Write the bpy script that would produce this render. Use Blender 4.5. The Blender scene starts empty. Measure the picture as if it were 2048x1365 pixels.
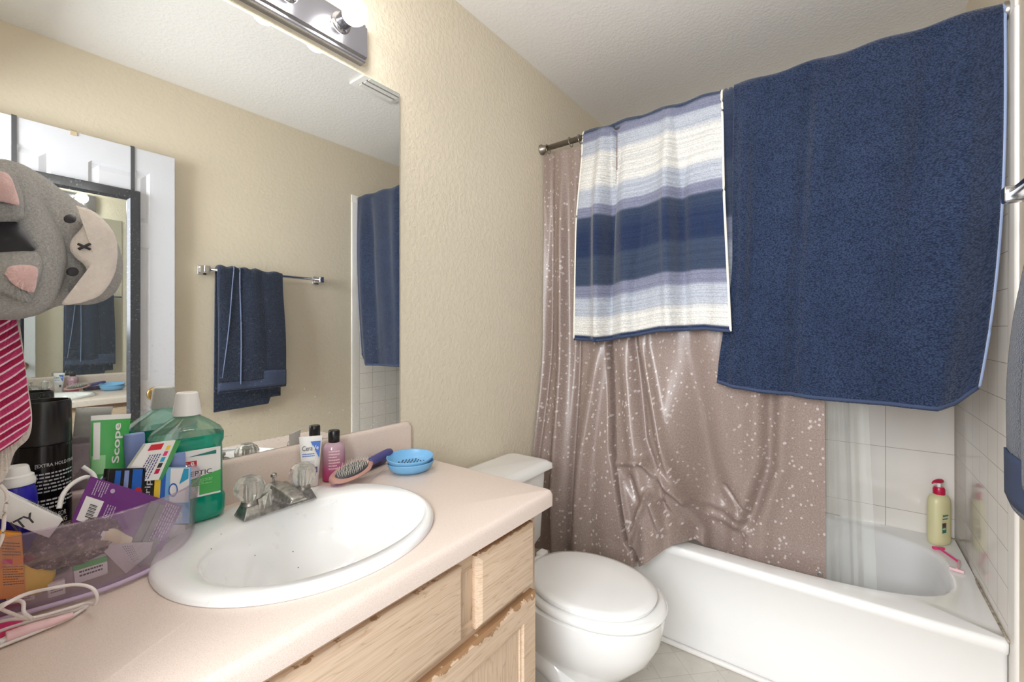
import bpy, bmesh, math, random
from mathutils import Vector, Matrix
from mathutils.geometry import intersect_line_plane
PI = math.pi
S = bpy.context.scene
COL = S.collection

# ------------------------------------------------------------------ camera
FPX, YAW, V0, CY, CZ = 884.835, 0.64148, 659.46, -1.1342, 1.224
cd = bpy.data.cameras.new('camera'); cam = bpy.data.objects.new('camera', cd); COL.objects.link(cam)
cam.location = (0, CY, CZ)
cam.rotation_euler = (PI/2, 0, YAW - PI/2)
cd.sensor_fit = 'HORIZONTAL'; cd.sensor_width = 36.0; cd.lens = 36.0*FPX/2048.0
cd.shift_y = -(682.5 - V0)/2048.0
cd.clip_start = 0.02; cd.clip_end = 50
S.camera = cam
CAM = Vector((0, CY, CZ))
FW = Vector((math.cos(YAW), math.sin(YAW), 0)); RT = Vector((FW.y, -FW.x, 0)); UP = Vector((0, 0, 1))
def at(u, v, x=None, y=None, z=None):
    """the point of the room seen at (u, v) that lies on the plane x=, y= or z="""
    d = FW + RT*((u-1024)/FPX) + UP*((V0-v)/FPX)
    i, val = (0, x) if x is not None else ((1, y) if y is not None else (2, z))
    return CAM + d*((val-CAM[i])/d[i])

# ------------------------------------------------------------------ world, light, exposure
w = bpy.data.worlds.new('world'); S.world = w; w.use_nodes = True
w.node_tree.nodes['Background'].inputs[0].default_value = (0.93, 0.96, 1.0, 1)
w.node_tree.nodes['Background'].inputs[1].default_value = 1.6
def area(name, loc, rot, sx, sy, power, col=(1, 1, 1)):
    l = bpy.data.lights.new(name, 'AREA'); l.shape = 'RECTANGLE'; l.size = sx; l.size_y = sy; l.energy = power; l.color = col
    o = bpy.data.objects.new(name, l); COL.objects.link(o); o.location = loc; o.rotation_euler = rot
    return o
area('doorway_fill_light', (-0.95, -0.95, 1.75), (0, math.radians(-104), 0), 1.1, 1.3, 84, (0.95, 0.97, 1.0))  # added fill lamp outside the doorway, tipped upward to brighten room and ceiling
BULB = 44.0
S.view_settings.view_transform = 'Standard'; S.view_settings.look = 'None'
S.view_settings.exposure = 0.20; S.view_settings.gamma = 1.0; S.view_settings.use_curve_mapping = False
try:
    S.cycles.max_bounces = 14; S.cycles.glossy_bounces = 8; S.cycles.transmission_bounces = 10; S.cycles.transparent_max_bounces = 24; S.cycles.diffuse_bounces = 6
except Exception: pass

# ------------------------------------------------------------------ materials
def lin(c):
    return tuple(((v/255)/12.92 if v/255 <= 0.04045 else ((v/255+0.055)/1.055)**2.4) for v in c) + (1,)
class N:
    def __init__(s, name):
        s.m = bpy.data.materials.new(name); s.m.use_nodes = True; s.t = s.m.node_tree; s.n = s.t.nodes
        s.b = s.n['Principled BSDF']; s.out = s.n['Material Output']
    def add(s, typ, **k):
        n = s.n.new(typ)
        for a, v in k.items():
            if a in n.inputs and not hasattr(n, a): n.inputs[a].default_value = v
            else: setattr(n, a, v)
        return n
    def link(s, a, b): s.t.links.new(a, b)
    def pos(s, scale=None, kind='Object'):
        if kind == 'World': o = s.add('ShaderNodeNewGeometry').outputs['Position']
        else: o = s.add('ShaderNodeTexCoord').outputs[kind]
        if scale:
            mp = s.add('ShaderNodeMapping'); mp.inputs['Scale'].default_value = scale if hasattr(scale, '__len__') else (scale,)*3
            s.link(o, mp.inputs[0]); o = mp.outputs[0]
        return o
    def noise(s, vec, scale, detail=3, rough=0.5):
        n = s.add('ShaderNodeTexNoise'); n.inputs['Scale'].default_value = scale; n.inputs['Detail'].default_value = detail; n.inputs['Roughness'].default_value = rough
        s.link(vec, n.inputs['Vector']); return n.outputs['Fac']
    def voro(s, vec, scale, feature='F1'):
        n = s.add('ShaderNodeTexVoronoi'); n.feature = feature; n.inputs['Scale'].default_value = scale; s.link(vec, n.inputs['Vector']); return n
    def ramp(s, fac, stops, interp='LINEAR'):
        r = s.add('ShaderNodeValToRGB'); r.color_ramp.interpolation = interp
        e = r.color_ramp.elements
        while len(e) < len(stops): e.new(0.5)
        for i, (p, c) in enumerate(stops):
            e[i].position = p; e[i].color = c if len(c) == 4 else lin(c)
        s.link(fac, r.inputs[0]); return r.outputs[0]
    def mix(s, fac, a, b, mode='MIX'):
        m = s.add('ShaderNodeMix'); m.data_type = 'RGBA'; m.blend_type = mode
        for i, v in ((0, fac), (6, a), (7, b)):
            if hasattr(v, 'is_linked'): s.link(v, m.inputs[i])
            else: m.inputs[i].default_value = v
        return m.outputs[2]
    def bump(s, h, strength=0.3, dist=0.002, chain=None):
        b = s.add('ShaderNodeBump'); b.inputs['Strength'].default_value = strength; b.inputs['Distance'].default_value = dist
        s.link(h, b.inputs['Height'])
        if chain is not None: s.link(chain, b.inputs['Normal'])
        s.link(b.outputs[0], s.b.inputs['Normal']); return b.outputs[0]
    def math(s, op, a, b=None):
        m = s.add('ShaderNodeMath'); m.operation = op
        for i, v in ((0, a), (1, b)):
            if v is None: continue
            if hasattr(v, 'is_linked'): s.link(v, m.inputs[i])
            else: m.inputs[i].default_value = v
        return m.outputs[0]
def mat(name, c, rough=0.5, metal=0.0, coat=0.0, spec=None, trans=0.0, ior=None, alpha=None, emit=None, var=0.0, vscale=12):
    k = N(name); b = k.b
    b.inputs['Base Color'].default_value = lin(c); b.inputs['Roughness'].default_value = rough; b.inputs['Metallic'].default_value = metal
    if coat: b.inputs['Coat Weight'].default_value = coat; b.inputs['Coat Roughness'].default_value = 0.05
    if spec is not None: b.inputs['Specular IOR Level'].default_value = spec
    if trans: b.inputs['Transmission Weight'].default_value = trans
    if ior: b.inputs['IOR'].default_value = ior
    if alpha is not None: b.inputs['Alpha'].default_value = alpha
    if emit: b.inputs['Emission Color'].default_value = (1, 0.965, 0.925, 1); b.inputs['Emission Strength'].default_value = emit
    if var:
        f = k.noise(k.pos(), vscale, 5, 0.6)
        dk = tuple(max(0, x*(1-var)) for x in c)
        k.link(k.ramp(f, [(0.35, dk), (0.65, c)]), b.inputs['Base Color'])
    return k.m
def clear(name, tint, gloss=0.12, fog=0.0, fogc=(255, 255, 255), rough=0.08):
    """thin clear plastic: see-through tint, a little gloss, a little haze of scratches"""
    k = N(name); k.n.remove(k.b)
    tr = k.add('ShaderNodeBsdfTransparent'); tr.inputs[0].default_value = lin(tint)
    gl = k.add('ShaderNodeBsdfGlossy'); gl.inputs['Roughness'].default_value = rough
    df = k.add('ShaderNodeBsdfDiffuse'); df.inputs[0].default_value = lin(fogc)
    lw = k.add('ShaderNodeLayerWeight'); lw.inputs[0].default_value = 0.35
    f = k.math('ADD', k.math('MULTIPLY', lw.outputs['Fresnel'], 0.32), gloss*0.35)
    m1 = k.add('ShaderNodeMixShader'); k.link(f, m1.inputs[0]); k.link(tr.outputs[0], m1.inputs[1]); k.link(gl.outputs[0], m1.inputs[2])
    m2 = k.add('ShaderNodeMixShader'); nf = k.noise(k.pos(kind='World'), 45, 6, 0.7)
    k.link(k.math('MULTIPLY', nf, fog*2), m2.inputs[0])
    k.link(m1.outputs[0], m2.inputs[1]); k.link(df.outputs[0], m2.inputs[2]); k.link(m2.outputs[0], k.out.inputs[0])
    return k.m
M = {}
# painted orange-peel wall
def wallmat(name, c, sc=55, st=0.5):
    k = N(name); v = k.pos(kind='World')
    k.b.inputs['Base Color'].default_value = lin(c); k.b.inputs['Roughness'].default_value = 0.55; k.b.inputs['Specular IOR Level'].default_value = 0.3
    f = k.noise(v, sc, 4, 0.55); r = k.ramp(f, [(0.42, (0, 0, 0)), (0.62, (255, 255, 255))])
    k.bump(r, st, 0.0022); return k.m
M['wall'] = wallmat('wall_paint', (218, 208, 188), 62, 0.38)
M['ceil'] = wallmat('ceiling_paint', (236, 234, 232), 80, 0.22)
def tilemat(name, axes, off, bw, bh):
    k = N(name); p = k.pos(kind='World'); sp = k.add('ShaderNodeSeparateXYZ'); k.link(p, sp.inputs[0])
    cb = k.add('ShaderNodeCombineXYZ')
    k.link(k.math('ADD', sp.outputs[axes[0]], 10*bw-off[0]), cb.inputs[0]); k.link(k.math('ADD', sp.outputs[axes[1]], 10*bh-off[1]), cb.inputs[1])
    br = k.add('ShaderNodeTexBrick'); br.offset = 0; br.squash = 1
    for n_, v_ in (('Scale', 1), ('Mortar Size', 0.0012), ('Mortar Smooth', 0.3), ('Bias', 0), ('Brick Width', bw), ('Row Height', bh)): br.inputs[n_].default_value = v_
    br.inputs['Color1'].default_value = lin((236, 232, 226)); br.inputs['Color2'].default_value = lin((232, 228, 222)); br.inputs['Mortar'].default_value = lin((176, 168, 158))
    k.link(cb.outputs[0], br.inputs['Vector'])
    g = k.noise(p, 7, 4); k.link(k.mix(0.25, br.outputs['Color'], k.ramp(g, [(0.3, (225, 215, 205)), (0.7, (240, 238, 234))]), 'MULTIPLY'), k.b.inputs['Base Color'])
    k.b.inputs['Roughness'].default_value = 0.12
    inv = k.math('SUBTRACT', 1.0, br.outputs['Fac']); b1 = k.bump(inv, 0.6, 0.0012)
    k.bump(k.noise(p, 9, 2), 0.06, 0.004, b1); return k.m
M['tile_side'] = tilemat('side_wall_tile', (0, 2), (1.783, 0.0), 0.1035, 0.1028)
M['tile_back'] = tilemat('back_wall_tile', (1, 2), (-1.497, 0.196), 0.2135, 0.2605)
M['tile_plain'] = mat('bullnose_tile', (236, 232, 226), 0.12)
M['grout'] = mat('grimy_caulk', (190, 178, 160), 0.7, var=0.35, vscale=60)
# floor vinyl
k = N('floor_vinyl'); p = k.pos(kind='World'); f = k.noise(p, 14, 6, 0.65)
br = k.add('ShaderNodeTexBrick'); br.offset = 0
mp = k.add('ShaderNodeMapping'); mp.inputs['Rotation'].default_value = (0, 0, PI/4); k.link(p, mp.inputs[0]); k.link(mp.outputs[0], br.inputs['Vector'])
for n_, v_ in (('Scale', 1), ('Mortar Size', 0.0014), ('Mortar Smooth', 0.6), ('Bias', 0), ('Brick Width', .11), ('Row Height', .11)): br.inputs[n_].default_value = v_
br.inputs['Color1'].default_value = lin((222, 219, 212)); br.inputs['Color2'].default_value = lin((216, 213, 206)); br.inputs['Mortar'].default_value = lin((196, 190, 180))
d = k.noise(p, 55, 5, 0.7); dc = k.mix(k.ramp(d, [(0.62, (0, 0, 0)), (0.72, (255, 255, 255))]), k.mix(0.5, br.outputs['Color'], k.ramp(f, [(0.3, (198, 192, 182)), (0.7, (228, 226, 221))]), 'MULTIPLY'), lin((160, 148, 132)))
k.link(dc, k.b.inputs['Base Color']); k.b.inputs['Roughness'].default_value = 0.4; M['floor'] = k.m
# laminate counter
k = N('speckled_laminate'); p = k.pos(kind='World')
f = k.noise(p, 800, 2, 0.6); g = k.noise(p, 620, 2)
c = k.mix(k.ramp(g, [(0.60, (0, 0, 0)), (0.66, (255, 255, 255))]), k.ramp(f, [(0.32, (210, 192, 180)), (0.5, (221, 205, 194)), (0.7, (227, 213, 203))]), lin((208, 189, 176)))
k.link(c, k.b.inputs['Base Color']); k.b.inputs['Roughness'].default_value = 0.38; M['counter'] = k.m
# pickled oak; horizontal or vertical grain
def oak(name, vert, worn=None):
    k = N(name); p = k.pos(kind='World')
    sc = (26, 26, 2.2) if vert else (2.2, 26, 26)
    mp = k.add('ShaderNodeMapping'); mp.inputs['Scale'].default_value = sc; k.link(p, mp.inputs[0])
    wv = k.noise(mp.outputs[0], 1.3, 3, 0.5)
    ln = k.math('FRACT', k.math('MULTIPLY', wv, 9.0))
    fine = k.add('ShaderNodeMapping'); fine.inputs['Scale'].default_value = (420, 60, 9) if vert else (9, 50, 420); k.link(p, fine.inputs[0])
    fn = k.noise(fine.outputs[0], 1.0, 3, 0.6)
    base = k.ramp(ln, [(0.0, (186, 158, 132)), (0.07, (210, 186, 160)), (0.85, (216, 193, 169)), (1.0, (200, 174, 147))])
    base = k.mix(0.35, base, k.ramp(fn, [(0.35, (206, 182, 158)), (0.55, (255, 250, 244))]), 'MULTIPLY')
    if worn is not None:
        z0, h = worn
        sp = k.add('ShaderNodeSeparateXYZ'); k.link(p, sp.inputs[0])
        e = k.math('DIVIDE', k.math('SUBTRACT', sp.outputs[2], z0-h), h)
        wn = k.noise(p, 38, 5, 0.65)
        f2 = k.math('ADD', e, k.math('MULTIPLY', k.math('SUBTRACT', wn, 0.5), 3.0))
        base = k.mix(k.ramp(f2, [(0.62, (0, 0, 0)), (0.72, (255, 255, 255))]), base, lin((158, 122, 88)))
    k.link(base, k.b.inputs['Base Color']); k.b.inputs['Roughness'].default_value = 0.5
    k.bump(fn, 0.12, 0.0006); return k.m
M['oak_h'] = oak('pickled_oak_rail', False, (0.772, 0.012)); M['oak_v'] = oak('pickled_oak_stile', True)
M['oak_door'] = oak('worn_door_oak', False, (0.596, 0.020)); M['oak_dr'] = oak('drawer_oak', False, (0.763, 0.006))
M['porcelain'] = mat('porcelain', (238, 238, 236), 0.08, coat=0.4)
# sink porcelain with specks
k = N('speckled_porcelain'); p = k.pos(kind='World'); k.b.inputs['Roughness'].default_value = 0.1; k.b.inputs['Coat Weight'].default_value = 0.3
vo = k.voro(p, 42); sz = k.add('ShaderNodeTexWhiteNoise'); k.link(vo.outputs['Position'], sz.inputs[0])
thr = k.math('MULTIPLY', k.math('GREATER_THAN', sz.outputs[0], 0.72), 0.055)
dot = k.math('LESS_THAN', vo.outputs['Distance'], thr)
sm = k.ramp(k.noise(p, 26, 6, 0.75), [(0.60, (240, 240, 239)), (0.82, (214, 212, 208))])
k.link(k.mix(dot, sm, lin((120, 116, 112))), k.b.inputs['Base Color']); M['sink'] = k.m
M['tub'] = mat('tub_enamel', (238, 238, 237), 0.16, coat=0.3)
M['chrome'] = mat('chrome', (205, 205, 208), 0.14, 1.0)
M['chrome_dull'] = mat('water_spotted_chrome', (188, 184, 178), 0.30, 0.8, var=0.3, vscale=90)
M['mirrorbar'] = mat('polished_bar', (170, 170, 178), 0.2, 1.0)
M['rod'] = mat('brushed_rod', (165, 158, 150), 0.35, 1.0)
M['brass'] = mat('aged_brass', (168, 140, 88), 0.25, 1.0)
M['bulb'] = mat('lit_bulb', (255, 255, 255), 0.3, emit=BULB)
M['white'] = mat('white_plastic', (236, 234, 231), 0.35)
M['white_door'] = mat('white_door_paint', (204, 205, 211), 0.6, spec=0.2)
M['black'] = mat('black_plastic', (28, 26, 26), 0.25)
M['gap'] = mat('dark_gap', (40, 36, 33), 0.8)
def dusty(name, metal_c, rough, scale, thr, amount, dust=(205, 210, 215), metal=1.0, low=False):
    k = N(name); p = k.pos(kind='World')
    k.b.inputs['Base Color'].default_value = lin(metal_c); k.b.inputs['Metallic'].default_value = metal; k.b.inputs['Roughness'].default_value = rough
    df = k.add('ShaderNodeBsdfDiffuse'); df.inputs[0].default_value = lin(dust)
    n1 = k.noise(p, scale, 8, 0.75); n2 = k.noise(p, scale*0.12, 3, 0.5)
    f = k.math('MULTIPLY', k.ramp(n1, [(thr, (0, 0, 0)), (thr+0.12, (255, 255, 255))]), k.ramp(n2, [(0.35, (20, 20, 20)), (0.65, (255, 255, 255))]))
    if low:   # splashes reach only the lower part of the glass
        sp = k.add('ShaderNodeSeparateXYZ'); k.link(p, sp.inputs[0]); f = k.math('MULTIPLY', f, k.ramp(k.math('SUBTRACT', sp.outputs[2], 0.9), [(0.08, (255, 255, 255)), (0.22, (170, 170, 170)), (0.42, (90, 90, 90))]))
    f = k.math('MULTIPLY', f, amount); f = k.math('ADD', f, 0.02)
    m = k.add('ShaderNodeMixShader'); k.link(f, m.inputs[0]); k.link(k.b.outputs[0], m.inputs[1]); k.link(df.outputs[0], m.inputs[2]); k.link(m.outputs[0], k.out.inputs[0])
    return k.m
M['mirror'] = dusty('dusty_mirror', (238, 240, 238), 0.0, 170, 0.555, 0.75, low=True)
M['door_mirror'] = dusty('door_mirror_glass', (232, 238, 234), 0.01, 90, 0.62, 0.3)
M['black_frame'] = dusty('black_frame_dusty', (46, 48, 54), 0.15, 110, 0.58, 0.6, metal=0.3)
M['mirror_edge'] = mat('mirror_edge', (186, 200, 186), 0.2)
# terry cloth
def terry(name, c, c2, scale=420, stripe=None):
    k = N(name); uv = k.pos(kind='UV')
    mp = k.add('ShaderNodeMapping'); mp.inputs['Scale'].default_value = (1, 1.6, 1); k.link(uv, mp.inputs[0])
    vo = k.voro(mp.outputs[0], scale); big = k.noise(uv, 7, 4, 0.6)
    if stripe is None:
        base = k.ramp(vo.outputs['Distance'], [(0.1, c2), (0.75, c)])
        base = k.mix(0.55, base, k.ramp(big, [(0.3, (196, 200, 208)), (0.7, (255, 255, 255))]), 'MULTIPLY')
    else:
        sp = k.add('ShaderNodeSeparateXYZ'); k.link(uv, sp.inputs[0])
        tot = stripe[0]
        f = k.math('DIVIDE', sp.outputs[1], tot)
        base = k.ramp(f, stripe[1], 'CONSTANT' if False else 'LINEAR')
        ws = k.add('ShaderNodeTexNoise'); ws.inputs['Scale'].default_value = 1.0; ws.inputs['Detail'].default_value = 2
        m2 = k.add('ShaderNodeMapping'); m2.inputs['Scale'].default_value = (1.2, 170, 1); k.link(uv, m2.inputs[0]); k.link(m2.outputs[0], ws.inputs['Vector'])
        base = k.mix(0.5, base, k.ramp(ws.outputs['Fac'], [(0.42, (205, 210, 220)), (0.52, (255, 255, 255))]), 'MULTIPLY')
        base = k.mix(0.45, base, k.ramp(vo.outputs['Distance'], [(0.1, (255, 255, 255)), (0.7, (165, 168, 178))]), 'MULTIPLY')
    k.link(base, k.b.inputs['Base Color']); k.b.inputs['Roughness'].default_value = 0.95; k.b.inputs['Specular IOR Level'].default_value = 0.1
    k.b.inputs['Sheen Weight'].default_value = 0.25; k.b.inputs['Sheen Roughness'].default_value = 0.5
    b1 = k.bump(vo.outputs['Distance'], 0.7, 0.002); k.bump(big, 0.25, 0.008, b1)
    return k.m
M['navy'] = terry('navy_terry', (26, 36, 58), (58, 72, 100), 230)
M['navy_hem'] = mat('navy_hem', (54, 66, 94), 0.9)
M['navy_dark'] = terry('dark_navy_terry', (26, 34, 52), (54, 66, 90), 240)
M['piping'] = mat('pale_blue_piping', (140, 156, 190), 0.85)
M['hand_piping'] = mat('slate_piping', (96, 108, 138), 0.85)
M['cream_piping'] = mat('cream_piping', (228, 224, 212), 0.9)
NV, DK, LL, GY, WH = (42, 56, 86), (62, 74, 96), (134, 137, 158), (188, 193, 202), (234, 231, 223)
ST = [(0.0, DK), (0.028, DK), (0.034, LL), (0.068, LL), (0.076, GY), (0.13, GY), (0.155, WH), (0.29, WH), (0.315, GY), (0.385, GY), (0.392, LL), (0.43, LL), (0.44, DK), (0.52, NV), (0.61, NV), (0.63, DK), (0.745, DK), (0.755, LL), (0.80, LL), (0.81, GY), (0.88, GY), (0.905, WH), (0.972, WH), (0.978, NV), (1.0, NV)]
M['striped'] = terry('striped_terry', NV, LL, 210, (0.9, ST))
# shower curtain vinyl
k = N('bubble_vinyl'); uv = k.pos(kind='UV'); v1 = k.voro(uv, 46); v2 = k.voro(uv, 95)
wn = k.add('ShaderNodeTexWhiteNoise'); k.link(v1.outputs['Position'], wn.inputs[0])
dots = k.math('LESS_THAN', v1.outputs['Distance'], k.math('MULTIPLY', k.math('GREATER_THAN', wn.outputs[0], 0.30), 0.25))
dots2 = k.math('LESS_THAN', v2.outputs['Distance'], 0.15)
patch = k.ramp(k.noise(uv, 2.6, 2), [(0.30, (40, 40, 40)), (0.5, (255, 255, 255))])
dm = k.math('MULTIPLY', k.math('MAXIMUM', dots, k.math('MULTIPLY', dots2, 0.55)), k.math('MULTIPLY', patch, 0.68))
bc = k.ramp(k.noise(uv, 160, 4, 0.7), [(0.3, (140, 122, 114)), (0.7, (174, 156, 148))])
bc = k.mix(dm, bc, lin((226, 216, 214))); k.link(bc, k.b.inputs['Base Color'])
k.b.inputs['Roughness'].default_value = 0.36; k.b.inputs['Coat Weight'].default_value = 0.28; k.b.inputs['Coat Roughness'].default_value = 0.18
tl = k.add('ShaderNodeBsdfTranslucent'); k.link(bc, tl.inputs[0]); mx = k.add('ShaderNodeMixShader'); mx.inputs[0].default_value = 0.25
k.link(k.b.outputs[0], mx.inputs[1]); k.link(tl.outputs[0], mx.inputs[2]); k.link(mx.outputs[0], k.out.inputs[0])
k.bump(k.noise(uv, 30, 5, 0.6), 0.12, 0.004)
M['vinyl'] = k.m
M['liner'] = clear('clear_liner', (244, 246, 245), 0.12, 0.16, (240, 242, 240), 0.25)
M['liner'].node_tree.nodes['Noise Texture'].inputs['Scale'].default_value = 6; M['liner'].node_tree.nodes['Noise Texture'].inputs['Detail'].default_value = 1
M['bin'] = clear('purple_tinted_plastic', (251, 246, 250), 0.05, 0.05, (232, 222, 230))
M['clearcap'] = clear('clear_bottle', (205, 236, 224), 0.3, 0.06)
k = N('clear_acrylic'); k.b.inputs['Base Color'].default_value = lin((240, 238, 230)); k.b.inputs['Transmission Weight'].default_value = 0.75; k.b.inputs['Roughness'].default_value = 0.12; k.b.inputs['IOR'].default_value = 1.45; M['acrylic'] = k.m
k = N('green_mouthwash'); k.b.inputs['Base Color'].default_value = lin((0, 178, 146)); k.b.inputs['Transmission Weight'].default_value = 0.45; k.b.inputs['Roughness'].default_value = 0.06; k.b.inputs['IOR'].default_value = 1.35; k.b.inputs['Coat Weight'].default_value = .5; M['mouthwash'] = k.m
k = N('pink_body_wash'); gg = k.pos(kind='World'); sp = k.add('ShaderNodeSeparateXYZ'); k.link(gg, sp.inputs[0])
k.link(k.ramp(k.math('MULTIPLY', k.math('SUBTRACT', sp.outputs[2], 0.828), 10.0), [(0.0, (228, 70, 140)), (0.25, (214, 92, 150)), (0.5, (190, 136, 158)), (0.9, (206, 172, 186))]), k.b.inputs['Base Color'])
k.b.inputs['Roughness'].default_value = 0.12; k.b.inputs['Transmission Weight'].default_value = 0.25; M['pinkwash'] = k.m
# plush and robe
def fur(name, c, amt=0.25, sc=160):
    k = N(name); p = k.pos(kind='World'); f = k.noise(p, sc, 6, 0.75)
    k.link(k.ramp(f, [(0.3, tuple(int(x*(1-amt)) for x in c)), (0.7, tuple(min(255, int(x*(1+amt*0.4))) for x in c))]), k.b.inputs['Base Color'])
    k.b.inputs['Roughness'].default_value = 1.0; k.b.inputs['Specular IOR Level'].default_value = 0.05; k.b.inputs['Sheen Weight'].default_value = 0.5
    k.bump(f, 1.0, 0.006); return k.m
M['grey_fur'] = fur('grey_plush', (226, 222, 217), 0.26, 420); M['pink_felt'] = fur('pink_felt', (232, 190, 186), 0.07, 40); M['cream_felt'] = fur('cream_felt', (226, 214, 204), 0.06, 30)
k = N('magenta_corduroy'); p = k.pos(kind='World'); sp = k.add('ShaderNodeSeparateXYZ'); k.link(p, sp.inputs[0])
dg = k.math('SUBTRACT', sp.outputs[2], k.math('MULTIPLY', sp.outputs[0], 0.85)); dg = k.math('ADD', dg, k.math('MULTIPLY', k.noise(p, 14, 2), 0.014))
fr = k.math('FRACT', k.math('MULTIPLY', dg, 88)); fr2 = k.math('FRACT', k.math('MULTIPLY', dg, 44))
c1 = k.mix(k.math('GREATER_THAN', fr2, 0.5), lin((178, 26, 84)), lin((208, 62, 118)))
c1 = k.mix(0.5, c1, k.ramp(k.noise(p, 300, 3, 0.7), [(0.35, (190, 170, 180)), (0.65, (255, 255, 255))]), 'MULTIPLY')
k.link(k.mix(k.math('LESS_THAN', fr, 0.24), c1, lin((238, 208, 216))), k.b.inputs['Base Color']); k.b.inputs['Roughness'].default_value = 0.95
k.bump(k.math('PINGPONG', fr, 0.5), 0.8, 0.003); M['robe'] = k.m
for n_, c_, r_ in (('purple', (112, 48, 128), .35), ('grey_card', (112, 112, 114), .4), ('pale_lilac', (196, 176, 204), .4), ('deep_blue', (44, 36, 170), .3), ('dark_purple', (72, 36, 120), .3), ('orange', (250, 168, 50), .4), ('yellow', (240, 206, 60), .4),
                   ('hotpink', (226, 60, 126), .35), ('green', (70, 172, 84), .35), ('blue', (22, 96, 190), .35), ('sky', (122, 180, 226), .4), ('red', (206, 36, 50), .4), ('lav', (130, 148, 200), .4),
                   ('dishblue', (118, 176, 218), .35), ('dishin', (92, 160, 214), .35), ('ink', (40, 38, 44), .5), ('wood', (184, 140, 128), .4), ('navyhandle', (70, 68, 122), .3), ('violet', (52, 36, 78), .3),
                   ('lotion', (222, 216, 170), .35), ('crimson', (190, 20, 68), .3), ('cablewhite', (230, 220, 216), .45), ('blush', (236, 196, 200), .35), ('dark_grey', (70, 70, 74), .35), ('palegreen', (150, 214, 150), .4),
                   ('cyan', (40, 160, 200), .4), ('tan', (186, 170, 140), .4), ('paper', (238, 236, 232), .8), ('greylabel', (196, 196, 200), .5), ('labelteal', (30, 120, 112), .4), ('silverfoil', (190, 186, 186), .3)):
    M[n_] = mat(n_, c_, r_)
k = N('black_can'); k.b.inputs['Base Color'].default_value = lin((34, 28, 28)); k.b.inputs['Roughness'].default_value = 0.16; k.b.inputs['Metallic'].default_value = 0.5; M['can'] = k.m
k = N('dirty_bristles'); k.link(k.ramp(k.noise(k.pos(kind='World'), 130, 6, 0.8), [(0.38, (52, 42, 38)), (0.56, (112, 98, 90)), (0.66, (224, 214, 206))]), k.b.inputs['Base Color']); k.b.inputs['Roughness'].default_value = 0.9; M['bag'] = k.m

# ------------------------------------------------------------------ builders (all coordinates are room metres)
WL = {}
def wloc(o): return WL.get(o.name, Vector((0, 0, 0)))
def props(o, label=None, cat=None, group=None, kind=None):
    for a, b in (('label', label), ('category', cat), ('group', group), ('kind', kind)):
        if b: o[a] = b
    return o
def thing(name, label, cat, loc, group=None):
    o = bpy.data.objects.new(name, None); COL.objects.link(o); o.location = loc; o.empty_display_size = 0.03
    WL[o.name] = Vector(loc); return props(o, label, cat, group)
def obj(name, verts, faces, m, parent=None, smooth=True, uvs=None, center=True, autos=None):
    verts = [Vector(v) for v in verts]
    if center:
        lo = Vector([min(v[i] for v in verts) for i in range(3)]); hi = Vector([max(v[i] for v in verts) for i in range(3)]); c = (lo+hi)/2
        if parent is None: c.z = lo.z
    else: c = Vector((0, 0, 0))
    me = bpy.data.meshes.new(name); me.from_pydata([v-c for v in verts], [], faces); me.update()
    bm = bmesh.new(); bm.from_mesh(me); bmesh.ops.recalc_face_normals(bm, faces=bm.faces); bm.to_mesh(me); bm.free()
    if uvs:
        ul = me.uv_layers.new(name='UVMap')
        for l in me.loops: ul.data[l.index].uv = uvs[l.vertex_index]
    ms = m if isinstance(m, (list, tuple)) else [m]
    for q in ms: me.materials.append(M[q] if isinstance(q, str) else q)
    if smooth:
        for p_ in me.polygons: p_.use_smooth = True
    o = bpy.data.objects.new(name, me); COL.objects.link(o)
    o.location = c - (wloc(parent) if parent else Vector((0, 0, 0)))
    if parent: o.parent = parent
    WL[o.name] = c
    if smooth and autos is not None:
        try: me.set_sharp_from_angle(angle=math.radians(autos))
        except Exception: pass
    return o
def boxv(lo, hi):
    x0, y0, z0 = lo; x1, y1, z1 = hi
    return [(x0, y0, z0), (x1, y0, z0), (x1, y1, z0), (x0, y1, z0), (x0, y0, z1), (x1, y0, z1), (x1, y1, z1), (x0, y1, z1)], [(0, 3, 2, 1), (4, 5, 6, 7), (0, 1, 5, 4), (1, 2, 6, 5), (2, 3, 7, 6), (3, 0, 4, 7)]
def bevel(o, w_, seg=3, ang=30):
    b = o.modifiers.new('bevel', 'BEVEL'); b.width = w_; b.segments = seg; b.limit_method = 'ANGLE'; b.angle_limit = math.radians(ang)
    for p_ in o.data.polygons: p_.use_smooth = True
    return o
def box(name, lo, hi, m, parent=None, bev=0.0, seg=3, mtx=None):
    v, f = boxv(lo, hi)
    if mtx is not None: v = [mtx @ Vector(a) for a in v]
    o = obj(name, v, f, m, parent, smooth=False)
    if bev: bevel(o, bev, seg)
    return o
def loft(name, rings, m, parent=None, cap0=True, cap1=True, smooth=True, autos=None, mtx=None, closed=True, uvs=None):
    n = len(rings[0]); vs = []; fs = []
    for r in rings: vs += [Vector(a) for a in r]
    if mtx is not None: vs = [mtx @ a for a in vs]
    for i in range(len(rings)-1):
        for j in range(n if closed else n-1):
            a, b = i*n+j, i*n+(j+1) % n
            fs.append((a, b, b+n, a+n))
    if cap0: fs.append(tuple(range(n-1, -1, -1)))
    if cap1: fs.append(tuple(range((len(rings)-1)*n, len(rings)*n)))
    return obj(name, vs, fs, m, parent, smooth, autos=autos, uvs=uvs)
def ring(cx, cy, z, a, b=None, n=40, pw=2.0, ph=0.0):
    b = a if b is None else b; out = []
    for i in range(n):
        t = 2*PI*i/n+ph; c, s = math.cos(t), math.sin(t)
        out.append(Vector((cx+a*math.copysign(abs(c)**(2/pw), c), cy+b*math.copysign(abs(s)**(2/pw), s), z)))
    return out
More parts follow.
